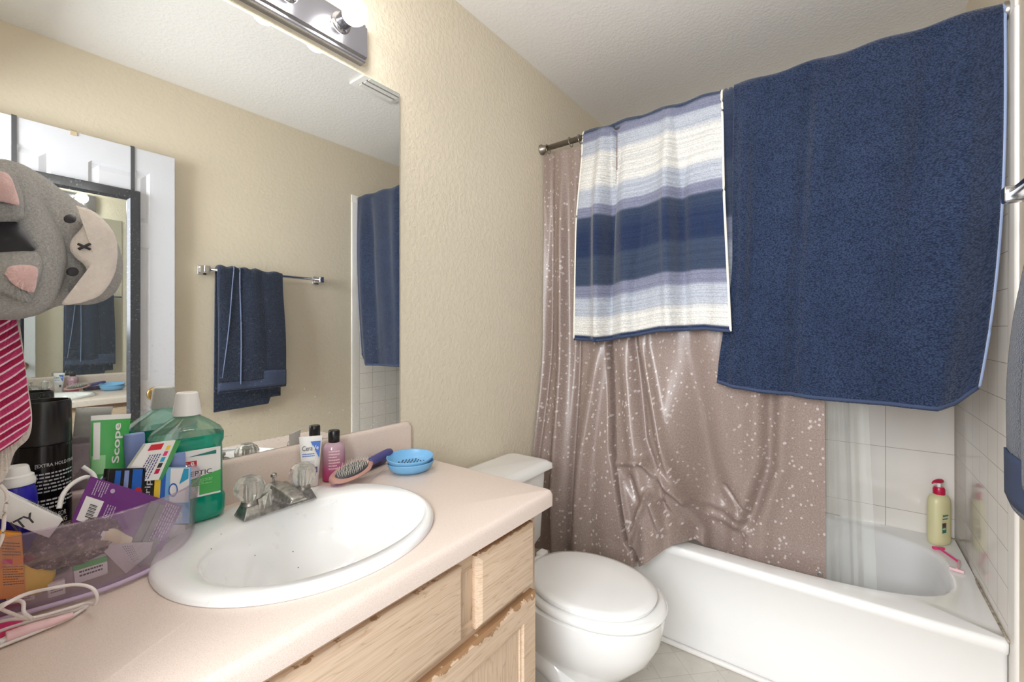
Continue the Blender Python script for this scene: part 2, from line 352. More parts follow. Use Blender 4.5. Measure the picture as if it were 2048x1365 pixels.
def lathe(name, prof, m, parent=None, mtx=None, n=36, autos=50, cap0=True, cap1=True):
    """prof: (radius, height) pairs round the local z axis"""
    return loft(name, [ring(0, 0, z, max(r, 1e-5), n=n) for r, z in prof], m, parent, cap0, cap1, autos=autos, mtx=mtx)
def T(x, y, z): return Matrix.Translation((x, y, z))
def R(a, ax): return Matrix.Rotation(a, 4, ax)
def frame(o, zdir, xhint=(1, 0, 0)):
    z = Vector(zdir).normalized(); x = Vector(xhint); x = (x - z*x.dot(z)).normalized(); y = z.cross(x)
    m_ = Matrix((x, y, z)).transposed().to_4x4(); m_.translation = Vector(o); return m_
def smoothpath(pts, sub=8):
    pts = [Vector(p_) for p_ in pts]; out = []
    for i in range(len(pts)-1):
        p0 = pts[max(i-1, 0)]; p1 = pts[i]; p2 = pts[i+1]; p3 = pts[min(i+2, len(pts)-1)]
        for j in range(sub):
            t = j/sub
            out.append(0.5*((2*p1)+(-p0+p2)*t+(2*p0-5*p1+4*p2-p3)*t*t+(-p0+3*p1-3*p2+p3)*t**3))
    out.append(pts[-1]); return out
def tube(name, pts, r, m, parent=None, sub=8, n=10, flat=1.0):
    P = smoothpath(pts, sub) if sub else [Vector(p_) for p_ in pts]; rings = []; up = Vector((0, 0, 1))
    for i, p_ in enumerate(P):
        d = (P[min(i+1, len(P)-1)]-P[max(i-1, 0)]).normalized()
        a = d.cross(up)
        if a.length < 0.1: a = d.cross(Vector((1, 0, 0)))
        a.normalize(); b = a.cross(d); rr = r(i/(len(P)-1)) if callable(r) else r
        rings.append([p_+a*(rr*math.cos(2*PI*q/n))+b*(rr*flat*math.sin(2*PI*q/n)) for q in range(n)])
    return loft(name, rings, m, parent)
def grid(name, fn, nu, nv, m, parent=None, thick=0.0, wu=1.0, wv=1.0):
    vs = []; uv = []; fs = []
    for j in range(nv+1):
        for i in range(nu+1):
            s, t = i/nu, j/nv; vs.append(Vector(fn(s, t))); uv.append((s*wu, t*wv))
    for j in range(nv):
        for i in range(nu):
            a = j*(nu+1)+i; fs.append((a, a+1, a+nu+2, a+nu+1))
    o = obj(name, vs, fs, m, parent, True, uvs=uv)
    if thick:
        s_ = o.modifiers.new('solid', 'SOLIDIFY'); s_.thickness = thick; s_.offset = 0
    return o
def prism(name, quad, th, m, parent=None, bev=0.0, toward=None):
    """a thin slab with the polygon `quad` as its front face, th thick, going away from `toward` (the camera side)"""
    q = [Vector(a) for a in quad]; nrm = (q[1]-q[0]).cross(q[2]-q[0]).normalized()
    if nrm.dot((toward or CAM)-q[0]) < 0: nrm = -nrm
    n = len(q); vs = q+[a-nrm*th for a in q]
    fs = [tuple(range(n)), tuple(range(2*n-1, n-1, -1))]+[(i, (i+1) % n, n+(i+1) % n, n+i) for i in range(n)]
    o = obj(name, vs, fs, m, parent, False)
    if bev: bevel(o, bev, 2)
    return o
def bil(q, a, b):
    """quad corners: top-left, top-right, bottom-right, bottom-left; a across, b down"""
    q = [Vector(p_) for p_ in q]; return (q[0]*(1-a)+q[1]*a)*(1-b)+(q[3]*(1-a)+q[2]*a)*b
def sub(q, a0, b0, a1, b1, lift=0.0006):
    n_ = (Vector(q[1])-Vector(q[0])).cross(Vector(q[3])-Vector(q[0])).normalized()
    if n_.dot(CAM-Vector(q[0])) < 0: n_ = -n_
    return [bil(q, a, b)+n_*lift for a, b in ((a0, b0), (a1, b0), (a1, b1), (a0, b1))]
def text_geo(s, thick=0.0):
    c = bpy.data.curves.new('t', 'FONT'); c.body = s; c.size = 1; c.resolution_u = 3; c.offset = thick
    o = bpy.data.objects.new('t', c); COL.objects.link(o)
    me = bpy.data.meshes.new_from_object(o); vs = [v.co.copy() for v in me.vertices]; fs = [tuple(p_.vertices) for p_ in me.polygons]
    bpy.data.objects.remove(o); bpy.data.curves.remove(c); bpy.data.meshes.remove(me)
    x0 = min(v.x for v in vs); x1 = max(v.x for v in vs); y0 = min(v.y for v in vs); y1 = max(v.y for v in vs)
    return [((v.x-x0)/(x1-x0), 1-(v.y-y0)/(y1-y0)) for v in vs], fs
def text_map(name, s, fn, m, parent, thick=0.0):
    """fn maps (across, down) in 0..1 onto the surface"""
    vs, fs = text_geo(s, thick); return obj(name, [fn(a, b) for a, b in vs], fs, m, parent, False)
def lines_geo(n, seed, fn, m, name, parent, h=0.45):
    """rows of small unreadable print"""
    rd = random.Random(seed); vs = []; fs = []
    for i in range(n):
        x = 0.0; end = 1.0 if i % 3 != 2 else 0.72
        while x < end:
            wd = rd.uniform(0.05, 0.13); x2 = min(x+wd, end); y0 = (i+0.2)/n; y1 = (i+0.2+h)/n; b = len(vs)
            vs += [fn(x, y0), fn(x2, y0), fn(x2, y1), fn(x, y1)]; fs.append((b, b+1, b+2, b+3)); x = x2+0.025
    return obj(name, vs, fs, m, parent, False)
def pillow(name, outline, depth, m, parent=None, back=None, rings_=9, n=128, ctr=None, wob=0.0):
    """a stuffed shape: outline points in space (a closed curve), bulging `depth` to the camera side and `back` behind"""
    o = smoothpath([Vector(p_) for p_ in outline]+[Vector(outline[0])], 8)[:-1]
    L = len(o); o = [o[int(i*L/n)] for i in range(n)]
    c = ctr or sum(o, Vector((0, 0, 0)))/n
    c = Vector(c); d = (CAM-c).normalized(); back = depth*0.6 if back is None else back; rings = []
    ss = [math.sin(PI/2*i/rings_) for i in range(rings_+1)]
    prof = [(max(a, 0.001), -back*math.sqrt(max(0, 1-a*a))) for a in ss]+[(max(a, 0.001), depth*math.sqrt(max(0, 1-a*a))) for a in reversed(ss[:-1])]
    for a, h in prof:
        rings.append([c+(p_-c)*a+d*(h+wob*math.sin(7*i/n*2*PI)*a*(1-a)) for i, p_ in enumerate(o)])
    return loft(name, rings, m, parent)
def struct(o): o['kind'] = 'structure'; return o

# ------------------------------------------------------------------ the room
W, XE, XB, ZC, XT = 1.505, -0.03, 2.506, 2.43, 1.752
struct(box('floor', (XE-1.3, -W-0.1, -0.05), (XB+0.1, 0.1, 0), 'floor'))
struct(box('ceiling', (XE-0.12, -W-0.1, ZC), (XB+0.1, 0.1, ZC+0.05), 'ceil'))
struct(box('wall_left', (XE-0.12, 0, 0), (XB+0.1, 0.1, ZC), 'wall'))
M['wall_smooth'] = wallmat('wall_paint_smoother', (216, 205, 184), 62, 0.18)
struct(box('wall_right', (XE-0.12, -W-0.1, 0), (XB+0.1, -W, ZC), 'wall_smooth'))
struct(box('wall_back', (XB, -W, 0), (XB+0.1, 0, ZC), 'wall'))
v1, f1 = boxv((XE-0.12, -0.60, 0), (XE, 0, ZC)); v2, f2 = boxv((XE-0.12, -W, 2.07), (XE, -0.60, ZC)); v3, f3 = boxv((XE-0.12, -W, 0), (XE, -1.40, 2.07))
struct(obj('wall_entry', v1+v2+v3, f1+[tuple(i+8 for i in f) for f in f2]+[tuple(i+16 for i in f) for f in f3], 'wall', None, False))
# tiled surround
TT = 2.075
struct(box('trim_1', (1.7805, -W, 0.0), (XB, -W+0.008, TT), 'tile_side', bev=0.001))
struct(box('trim_2', (XB-0.008, -W+0.008, 0.0), (XB, 0, TT), 'tile_back'))
v_ = []; 
struct(loft('trim_3', [[Vector((1.722+0.008*(1-math.cos(a)), -W+0.008*math.sin(a), z)) for a in [PI/2*i/5 for i in range(6)]]+[Vector((1.781, -W+0.008, z)), Vector((1.781, -W, z))] for z in (0, TT)], 'tile_plain', autos=60))
struct(box('trim_4', (1.722, -W, TT), (XB, -W+0.008, TT+0.05), 'tile_plain', bev=0.003))
struct(box('trim_5', (1.80, -0.008, 0.0), (XB-0.008, 0, TT), 'tile_side'))
struct(box('baseboard_left', (0.910, -0.012, 0), (1.745, 0, 0.09), 'tan', bev=0.003))
struct(box('baseboard_right', (0.75, -W, 0), (1.74, -W+0.012, 0.09), 'white', bev=0.003))
struct(box('trim_6', (1.736, -W+0.01, 0.0), (1.753, -0.013, 0.018), 'white', bev=0.007))
# ceiling vent, seen only in the mirror
vt = thing('ceiling_vent', 'white slatted exhaust vent in the ceiling, seen only in the mirror', 'vent', (1.375, -0.68, ZC))
box('vent_frame', (1.25, -0.80, ZC-0.012), (1.50, -0.555, ZC), 'white', vt, 0.003)
box('vent_opening', (1.28, -0.77, ZC-0.0135), (1.47, -0.575, ZC-0.011), 'gap', vt)
for i in range(6): box('vent_slat', (1.28, -0.765+i*0.035, ZC-0.018), (1.47, -0.740+i*0.035, ZC-0.012), 'white', vt)

# ------------------------------------------------------------------ door, open along the right wall
dx = Vector((0.756, -0.020, 0)).normalized(); dy = Vector((-dx.y, dx.x, 0))
DH = Vector((-0.028, -1.425, 0))
def dp(a, z, out=0.0): return DH+dx*a+dy*out+Vector((0, 0, z))
def dslab(a0, a1, z0, z1, o0, o1):
    return [dp(a0, z0, o0), dp(a1, z0, o0), dp(a1, z1, o0), dp(a0, z1, o0), dp(a0, z0, o1), dp(a1, z0, o1), dp(a1, z1, o1), dp(a0, z1, o1)]
BF = [(0, 1, 2, 3), (7, 6, 5, 4), (0, 4, 5, 1), (1, 5, 6, 2), (2, 6, 7, 3), (3, 7, 4, 0)]
door = thing('door_1', None, None, dp(0.38, 0.012)); struct(door)
PAN = [(0.13, 0.345, 1.70, 1.945), (0.455, 0.665, 1.70, 1.945), (0.13, 0.345, 0.98, 1.60), (0.455, 0.665, 0.98, 1.60), (0.13, 0.345, 0.2, 0.86), (0.455, 0.665, 0.2, 0.86)]
# slab with moulded panels: a face grid with sunken channels
def door_face():
    us = sorted(set([0, 0.76]+[x for p_ in PAN for x in (p_[0], p_[0]+0.012, p_[0]+0.035, p_[1]-0.035, p_[1]-0.012, p_[1])]))
    zs = sorted(set([0.012, 2.045]+[x for p_ in PAN for x in (p_[2], p_[2]+0.012, p_[2]+0.035, p_[3]-0.035, p_[3]-0.012, p_[3])]))
    def h(a, z):
        for p_ in PAN:
            if p_[0] <= a <= p_[1] and p_[2] <= z <= p_[3]:
                e = min(a-p_[0], p_[1]-a, z-p_[2], p_[3]-z)
                return 0.0 if e < 0.001 else (-0.0065 if e < 0.03 else -0.0008)
        return 0.0
    vs = [dp(a, z, h(a, z)) for z in zs for a in us]; nu = len(us); fs = []
    for j in range(len(zs)-1):
        for i in range(nu-1):
            b = j*nu+i; fs.append((b, b+1, b+nu+1, b+nu))
    n0 = len(vs); vs += [dp(0, .012, -.035), dp(.76, .012, -.035), dp(.76, 2.045, -.035), dp(0, 2.045, -.035)]
    l = len(zs)-1
    fs += [(n0, n0+1, n0+2, n0+3), tuple(range(nu))+(n0+1, n0), tuple(l*nu+i for i in range(nu))+(n0+2, n0+3), tuple(j*nu for j in range(l+1))+(n0+3, n0), tuple(j*nu+nu-1 for j in range(l+1))+(n0+2, n0+1)]
    return vs, fs
vs, fs = door_face(); obj('door_panel', vs, fs, 'white_door', door, False)
kn = frame(dp(0.685, 0.925, 0.0), dy)
o_ = lathe('door_knob', [(0.033, 0), (0.033, 0.006), (0.028, 0.010), (0.012, 0.014), (0.010, 0.030), (0.018, 0.034), (0.027, 0.042), (0.029, 0.052), (0.026, 0.062), (0.015, 0.069), (0.004, 0.071)], 'brass', door, kn); o_['label'] = 'round aged brass knob'
# mirror hung over the door
dmr = thing('over_door_mirror', 'full-length black-framed mirror hanging on the white door by two straps', 'mirror', dp(0.42, 0.62, 0.012))
A0, A1, Z0, Z1, FWD = 0.223, 0.626, 0.60, 1.848, 0.047
def dring(o, ins): return [dp(A0+ins, Z0+ins, o), dp(A1-ins, Z0+ins, o), dp(A1-ins, Z1-ins, o), dp(A0+ins, Z1-ins, o)]
loft('frame', [dring(0.002, 0), dring(0.016, 0), dring(0.022, 0.006), dring(0.022, FWD-0.01), dring(0.012, FWD), dring(0.002, FWD), dring(0.002, 0)], 'black_frame', dmr, False, False, False)
obj('mirror_glass', dslab(A0+FWD-0.003, A1-FWD+0.003, Z0+FWD-0.003, Z1-FWD+0.003, 0.004, 0.009), BF, 'door_mirror', dmr, False)
for a in (0.245, 0.602):
    vs = dslab(a-0.007, a+0.007, Z1-0.01, 2.049, 0.0015, 0.004); v2 = dslab(a-0.007, a+0.007, 2.046, 2.049, -0.038, 0.004)
    obj('strap', vs+v2, BF+[tuple(i+8 for i in f) for f in BF], 'dark_grey', dmr, False)
o_ = obj('door_hook', dslab(0.400, 0.420, 2.030, 2.052, 0.001, 0.004)+dslab(0.400, 0.420, 2.047, 2.050, -0.038, 0.004), BF+[tuple(i+8 for i in f) for f in BF], 'tan', None, False)
props(o_, 'small tan over-door hook on the white door between the mirror straps', 'hook')

# ------------------------------------------------------------------ wall mirror and light bar
mr = thing('wall_mirror', 'large frameless wall mirror above the pink laminate vanity', 'mirror', (0.44, -0.004, 0.9275))
box('mirror_glass', (XE+0.01, -0.0068, 0.928), (0.912, -0.0062, 1.973), 'mirror', mr)
box('glass_edge', (XE+0.01, -0.0062, 0.9275), (0.9135, -0.0015, 1.9745), 'mirror_edge', mr)
lb = thing('vanity_light', 'chrome bar light of four globe bulbs above the wall mirror', 'light fixture', (0.47, 0, 2.05))
vs = [Vector((x, y, z)) for x in (0.168, 0.774) for (y, z) in ((0, 1.997), (-0.022, 1.997), (-0.026, 2.000), (-0.026, 2.006), (-0.034, 2.010), (-0.034, 2.094), (-0.026, 2.098), (-0.026, 2.106), (0, 2.106))]
loft('bar', [vs[:9], vs[9:]], 'mirrorbar', lb, smooth=False)
for i in range(4):
    x = 0.690-0.1455*i; mt = frame((x, -0.034, 2.064), (0, -1, 0))
    lathe('socket', [(0.028, 0), (0.027, 0.004), (0.020, 0.008), (0.0195, 0.032), (0.021, 0.034), (0.021, 0.039), (0.015, 0.041)], 'chrome', lb, mt)
    lathe('bulb', [(0.013, 0.036), (0.018, 0.039), (0.026, 0.046), (0.030, 0.056), (0.0315, 0.066), (0.030, 0.077), (0.024, 0.088), (0.014, 0.099), (0.004, 0.101)], 'bulb', lb, mt)['label'] = 'lit round bulb'

# ------------------------------------------------------------------ vanity
CXR, CYF, ZT, ZU = 0.948, -0.561, 0.826, 0.789
SX, SY, SA, SB = 0.461, -0.2915, 0.247, 0.229
def rrect(x0, x1, y0, y1, r, z, n=8, ins=0.0):
    x0 += ins; x1 -= ins; y0 += ins; y1 -= ins; r = max(r-ins, 0.0005); out = []
    for cx_, cy_, a0 in ((x1-r, y1-r, 0), (x0+r, y1-r, PI/2), (x0+r, y0+r, PI), (x1-r, y0+r, 1.5*PI)):
        for i in range(n+1):
            a = a0+PI/2*i/n; out.append(Vector((cx_+r*math.cos(a), cy_+r*math.sin(a), z)))
    full = []
    for i, p_ in enumerate(out):
        q = out[(i+1) % len(out)]; full.append(p_)
        if (q-p_).length > 0.05:
            for j in range(1, 14): full.append(p_.lerp(q, j/14))
    return full
cab = thing('vanity_cabinet', 'pickled oak vanity cabinet with drawer and worn door edges, under the pink countertop', 'cabinet', (0.43, -0.28, 0))
for lo, hi in (((0.893, -0.508, 0.09), (0.908, -0.003, ZU-0.001)), ((XE+0.002, -0.508, 0.09), (XE+0.017, -0.003, ZU-0.001)), ((XE+0.017, -0.508, 0.09), (0.893, -0.003, 0.105)), ((XE+0.017, -0.010, 0.105), (0.893, -0.003, ZU-0.001))):
    box('carcass_panel', lo, hi, 'oak_v', cab)
box('toe_kick', (XE+0.002, -0.46, 0.0), (0.90, -0.01, 0.09), 'gap', cab)
fy0, fy1 = -0.526, -0.508
fr_ = []
for lo, hi in (((XE+.002, fy0, .735), (.908, fy1, ZU-.001)), ((XE+.002, fy0, .09), (.908, fy1, .13))): fr_.append((lo, hi, 'oak_h'))
for lo, hi in (((.858, fy0, .13), (.908, fy1, .735)), ((XE+.002, fy0, .13), (.03, fy1, .735)), ((.615, fy0, .63), (.695, fy1, .735)), ((.42, fy0, .13), (.47, fy1, .575))): fr_.append((lo, hi, 'oak_v'))
fr_.append(((.03, fy0, .575), (.858, fy1, .63), 'oak_h'))
for lo, hi, m_ in fr_: box('frame_rail' if m_ == 'oak_h' else 'frame_stile', lo, hi, m_, cab, 0.0008, 1)
def slabfront(name, x0, x1, z0, z1, m_, lip=0.012):
    rg = lambda y, i: [Vector((x0+i, y, z0+i)), Vector((x1-i, y, z0+i)), Vector((x1-i, y, z1-i)), Vector((x0+i, y, z1-i))]
    o = loft(name, [rg(fy0+0.0005, 0), rg(fy0-0.010, 0), rg(fy0-0.012, 0.002), rg(fy0-0.019, lip)], m_, cab, smooth=False); bevel(o, 0.0012, 2, 20); return o
slabfront('false_front', 0.045, 0.636, 0.614, 0.760, 'oak_dr'); slabfront('drawer', 0.677, 0.884, 0.612, 0.763, 'oak_dr')
def framed_door(x0, x1, z0, z1):
    w_ = 0.052
    rg = lambda y, i: [Vector((x0+i, y, z0+i)), Vector((x1-i, y, z0+i)), Vector((x1-i, y, z1-i)), Vector((x0+i, y, z1-i))]
    d_ = loft('cabinet_door', [rg(fy0+0.0005, 0), rg(fy0-0.014, 0), rg(fy0-0.019, 0.006), rg(fy0-0.019, w_), rg(fy0-0.014, w_+0.004), rg(fy0-0.014, w_+0.009), rg(fy0-0.009, w_+0.012)], 'oak_door', cab, smooth=False)
    box('door_center_panel', (x0+w_+0.010, fy0-0.0105, z0+w_+0.010), (x1-w_-0.010, fy0-0.0085, z1-w_-0.010), 'oak_v', d_); return d_
framed_door(0.468, 0.888, 0.105, 0.596); framed_door(0.03, 0.462, 0.105, 0.596)

# counter with the sink hole
ct = thing('countertop', 'speckled pink-beige laminate countertop with backsplash under the wall mirror', 'countertop', (0.46, -0.28, ZU))
def cr(ins, z): return rrect(XE+0.001, CXR, CYF, -0.001, 0.018, z, 8, ins)
base = cr(0, ZT)
hole = lambda z, k=0.93: [Vector((SX+SA*k*math.cos(a), SY+SB*k*math.sin(a), z)) for a in [math.atan2((p_.y-SY)/SB, (p_.x-SX)/SA) for p_ in base]]
def front_only(ins, z):
    out = []
    for p_, q in zip(base, cr(ins, z)):
        out.append(Vector((q.x if p_.x > 0.2 else p_.x, q.y if p_.y < -0.2 else p_.y, z)))
    return out
loft('slab', [hole(ZU), hole(ZT), front_only(0.013, ZT), front_only(0.0075, ZT-0.0012), front_only(0.003, ZT-0.005), front_only(0, ZT-0.012), front_only(0, ZU), hole(ZU)], 'counter', ct, False, False, autos=60)
bs = [(0.0, 0.8262), (-0.019, 0.8262), (-0.019, 0.915), (-0.0165, 0.9225), (-0.011, 0.9270), (0.0, 0.9270)]
def bsr(x, k): return [Vector((x, y-0.0008, 0.8262+(z-0.8262)*k)) for y, z in bs]
loft('backsplash', [bsr(XE+0.001, 1), bsr(CXR-0.018, 1), bsr(CXR-0.010, 0.992), bsr(CXR-0.004, 0.972), bsr(CXR, 0.93)], 'counter', ct, autos=50)
# grime line round the sink
# sink
sk = thing('sink', 'white oval drop-in sink with dark specks in its bowl, set in the countertop', 'sink', (SX, SY, ZT))
BX, BY, BA, BB = 0.474, -0.326, 0.202, 0.162
def er(z, cx_, cy_, a, b): return ring(cx_, cy_, z, a, b, 72, 2.05)
rs = [er(ZT+0.0005, SX, SY, SA*1.0, SB*1.0), er(ZT+0.006, SX, SY, SA*1.0, SB*1.0), er(ZT+0.011, SX, SY, SA*0.985, SB*0.983), er(ZT+0.0135, SX, SY, SA*0.955, SB*0.95)]
for kk, z in ((0.0, 0.0125), (0.5, 0.0115)):
    pass
rs += [er(ZT+0.0125, SX*.4+BX*.6, SY*.4+BY*.6, BA*1.09, BB*1.10), er(ZT+0.010, BX, BY, BA*1.03, BB*1.035), er(ZT+0.004, BX, BY, BA, BB), er(ZT-0.010, BX, BY, BA*0.975, BB*0.965), er(ZT-0.04, BX, BY, BA*0.92, BB*0.91), er(ZT-0.08, BX, BY+.004, BA*0.80, BB*0.79), er(ZT-0.115, BX, BY+.006, BA*0.60, BB*0.60), er(ZT-0.133, BX, BY+.008, BA*0.36, BB*0.38), er(ZT-0.140, BX, BY+.01, 0.024, 0.024), er(ZT-0.150, BX, BY+.01, 0.02, 0.02)]
loft('basin', rs, 'sink', sk, False, True)
lathe('drain', [(0.0235, -0.139), (0.0235, -0.1365), (0.019, -0.136), (0.016, -0.139), (0.004, -0.1385)], 'chrome_dull', sk, T(BX, BY+.01, ZT))
# faucet
FX, FY = 0.4655, -0.148
fc = thing('faucet', 'water-spotted chrome faucet with two clear knobs at the back of the sink', 'faucet', (FX, FY, ZT+0.012))
zb = ZT+0.0125
def hexa(x0, x1, y0, y1, z0, ix, iy, z1): return [[Vector(q) for q in ((x0, y0, z0), (x1, y0, z0), (x1, y1, z0), (x0, y1, z0))], [Vector(q) for q in ((x0+ix, y0+iy, z1), (x1-ix, y0+iy, z1), (x1-ix, y1-iy, z1), (x0+ix, y1-iy, z1))]]
o_ = loft('base_plate', hexa(FX-0.078, FX+0.078, FY-0.027, FY+0.023, zb, 0.010, 0.009, zb+0.024), 'chrome_dull', fc, smooth=False); bevel(o_, 0.0025, 2)
# saddle body rising to the middle and the short wedge spout
sd = []
for x in [-0.046, -0.038, -0.025, -0.01, 0.005, 0.02, 0.034, 0.046]:
    hh = 0.030+0.024*math.exp(-(x/0.03)**2)
    sd.append([Vector((FX+x, FY-0.026, zb+0.012)), Vector((FX+x, FY-0.016, zb+hh)), Vector((FX+x, FY+0.014, zb+hh)), Vector((FX+x, FY+0.022, zb+0.012))])
loft('saddle', sd, 'chrome_dull', fc, smooth=False)
sp_ = []
for t in [i/7 for i in range(8)]:
    y = FY-0.006-0.088*t; zt_ = zb+0.054-0.004*t-0.010*t*t; zl = zb+0.024+0.008*t; wx = 0.021-0.004*t
    sp_.append([Vector((FX-wx*1.15, y, zl)), Vector((FX+wx*1.15, y, zl)), Vector((FX+wx*0.8, y, zt_)), Vector((FX-wx*0.8, y, zt_))])
o_ = loft('spout', sp_, 'chrome_dull', fc, smooth=False); bevel(o_, 0.003, 2)
lathe('lift_rod', [(0.0022, 0), (0.0022, 0.012), (0.006, 0.014), (0.006, 0.020), (0.003, 0.022)], 'chrome_dull', fc, T(FX-0.004, FY+0.006, zb+0.051), n=16)
for sx in (-0.056, 0.056):
    lathe('knob_stem', [(0.017, 0), (0.016, 0.006), (0.012, 0.010)], 'chrome_dull', fc, T(FX+sx, FY-0.002, zb+0.0235))
    kr = []
    for r_, z_ in ((0.014, 0.0), (0.020, 0.004), (0.0265, 0.016), (0.0275, 0.028), (0.023, 0.040), (0.0145, 0.0475), (0.013, 0.048)):
        kr.append([Vector((r_*(1+0.07*(i % 2))*math.cos(2*PI*i/20), r_*(1+0.07*(i % 2))*math.sin(2*PI*i/20), z_)) for i in range(20)])
    kb = loft('knob', kr, 'acrylic', fc, smooth=False, mtx=T(FX+sx, FY-0.002, zb+0.033)); kb['label'] = 'faceted clear acrylic knob'
    lathe('knob_core', [(0.006, 0.001), (0.006, 0.030), (0.009, 0.031), (0.009, 0.034)], 'chrome_dull', kb, T(FX+sx, FY-0.002, zb+0.034), n=16)

# ------------------------------------------------------------------ toilet
TX = 1.268
tl_ = thing('toilet', 'white two-piece toilet with closed lid between the vanity and the bathtub', 'toilet', (TX, -0.35, 0))
def rr2(cx_, cy_, z, hx, hy, r): return [p_ for p_ in rrect(cx_-hx, cx_+hx, cy_-hy, cy_+hy, r, z, 6)]
def rrn(cx_, cy_, z, hx, hy, r):
    out = []
    for ccx, ccy, a0 in ((cx_+hx-r, cy_+hy-r, 0), (cx_-hx+r, cy_+hy-r, PI/2), (cx_-hx+r, cy_-hy+r, PI), (cx_+hx-r, cy_-hy+r, 1.5*PI)):
        for i in range(7):
            a = a0+PI/2*i/6; out.append(Vector((ccx+r*math.cos(a), ccy+r*math.sin(a), z)))
    return out
loft('tank', [rrn(TX, -0.115, 0.40, 0.165, 0.075, 0.03), rrn(TX, -0.117, 0.43, 0.182, 0.088, 0.03), rrn(TX, -0.117, 0.66, 0.198, 0.094, 0.03), rrn(TX, -0.117, 0.6845, 0.198, 0.094, 0.03)], 'porcelain', tl_, autos=50)
loft('tank_lid', [rrn(TX+.005, -0.124, 0.684, 0.210, 0.102, 0.03), rrn(TX+.005, -0.124, 0.687, 0.219, 0.110, 0.03), rrn(TX+.005, -0.124, 0.702, 0.217, 0.109, 0.03), rrn(TX+.005, -0.124, 0.714, 0.200, 0.094, 0.03), rrn(TX+.005, -0.124, 0.716, 0.185, 0.08, 0.03)], 'porcelain', tl_, autos=50)
def egg(z, cy_, a, bf, bb, n=56, cx_=TX, pw=2.1):
    out = []
    for i in range(n):
        t = 2*PI*i/n; c, s = math.cos(t), math.sin(t)
        out.append(Vector((cx_+a*math.copysign(abs(c)**(2/pw), c), cy_+(bb if s > 0 else bf)*math.copysign(abs(s)**(2/pw), s), z)))
    return out
loft('bowl', [egg(0.0, -0.40, 0.105, 0.17, 0.20), egg(0.02, -0.40, 0.10, 0.165, 0.20), egg(0.08, -0.40, 0.092, 0.150, 0.20), egg(0.15, -0.42, 0.095, 0.155, 0.22), egg(0.20, -0.44, 0.118, 0.19, 0.24), egg(0.26, -0.465, 0.150, 0.222, 0.27), egg(0.31, -0.48, 0.168, 0.232, 0.29), egg(0.36, -0.485, 0.178, 0.236, 0.30), egg(0.385, -0.485, 0.180, 0.238, 0.30), egg(0.389, -0.485, 0.172, 0.23, 0.29)], 'porcelain', tl_, autos=60)
SYc = -0.495
loft('seat', [egg(0.3895, SYc, 0.168, 0.222, 0.20), egg(0.393, SYc, 0.177, 0.232, 0.21), egg(0.402, SYc, 0.181, 0.236, 0.212), egg(0.410, SYc, 0.177, 0.230, 0.21), egg(0.4135, SYc, 0.168, 0.222, 0.20)], 'porcelain', tl_, autos=60)
loft('lid', [egg(0.417, SYc, 0.155, 0.195, 0.20), egg(0.418, SYc, 0.162, 0.203, 0.205), egg(0.428, SYc, 0.165, 0.206, 0.207), egg(0.434, SYc, 0.160, 0.200, 0.203), egg(0.437, SYc, 0.145, 0.182, 0.185), egg(0.4385, SYc, 0.08, 0.10, 0.10)], 'porcelain', tl_, autos=60)
for sx in (-0.07, 0.07): box('hinge', (TX+sx-0.02, -0.285, 0.39), (TX+sx+0.02, -0.255, 0.428), 'white', tl_, 0.006)
tube('trapway', [(TX-0.075, -0.50, 0.10), (TX-0.088, -0.44, 0.17), (TX-0.092, -0.36, 0.20), (TX-0.09, -0.29, 0.16), (TX-0.085, -0.24, 0.05)], 0.045, 'porcelain', tl_)
# crumpled tissue behind the seat
rd = random.Random(3); TC = at(1090, 1126, z=0.42)
rs = []
for t in range(7):
    a = t/6*PI; rs.append([Vector((TC.x+(0.060*math.sin(a)+0.004)*math.cos(q/18*2*PI)*rd.uniform(0.75, 1.2), TC.y+(0.042*math.sin(a)+0.003)*math.sin(q/18*2*PI)*rd.uniform(0.75, 1.2), 0.412-0.02*math.cos(a)+rd.uniform(-0.003, 0.003))) for q in range(18)])
props(loft('crumpled_tissue', rs, 'paper', None, smooth=False), 'crumpled white tissue lying at the back left of the toilet seat', 'tissue')

# ------------------------------------------------------------------ bathtub
ZR = 0.378
tb = thing('bathtub', 'white alcove bathtub with a flat apron, behind the toilet', 'bathtub', (2.12, -0.75, 0))
Y0T, Y1T = -W+0.009, -0.009
def tr(x0, z, r=0.012): return rrect(x0, XB-0.009, Y0T, Y1T, r, z, 6)
def inner(x0, x1, y0, y1, z, ref, pw=3.2):
    cx_, cy_, a, b = (x0+x1)/2, (y0+y1)/2, (x1-x0)/2, (y1-y0)/2; out = []
    for p_ in ref:
        t = math.atan2((p_.y-cy_)/b, (p_.x-cx_)/a); c, s = math.cos(t), math.sin(t)
        out.append(Vector((cx_+a*math.copysign(abs(c)**(2/pw), c), cy_+b*math.copysign(abs(s)**(2/pw), s), z)))
    return out
ref = tr(1.755, ZR)
rs = [tr(1.757, 0.0), tr(1.757, 0.085), tr(1.770, 0.110), tr(1.768, 0.335), tr(1.757, 0.345), tr(1.755, 0.368), tr(1.760, 0.376), tr(1.768, ZR)]
O = (1.838, 2.445, -1.432, -0.10)
for ins, z in ((-0.012, ZR), (-0.003, ZR-0.003), (0.004, ZR-0.012), (0.012, ZR-0.04), (0.03, 0.25), (0.055, 0.14), (0.085, 0.085), (0.13, 0.065), (0.22, 0.062)):
    rs.append(inner(O[0]+ins, O[1]-ins, O[2]+ins*1.15, O[3]-ins*1.2, z, ref))
loft('tub_shell', rs, 'tub', tb, True, True, autos=70)
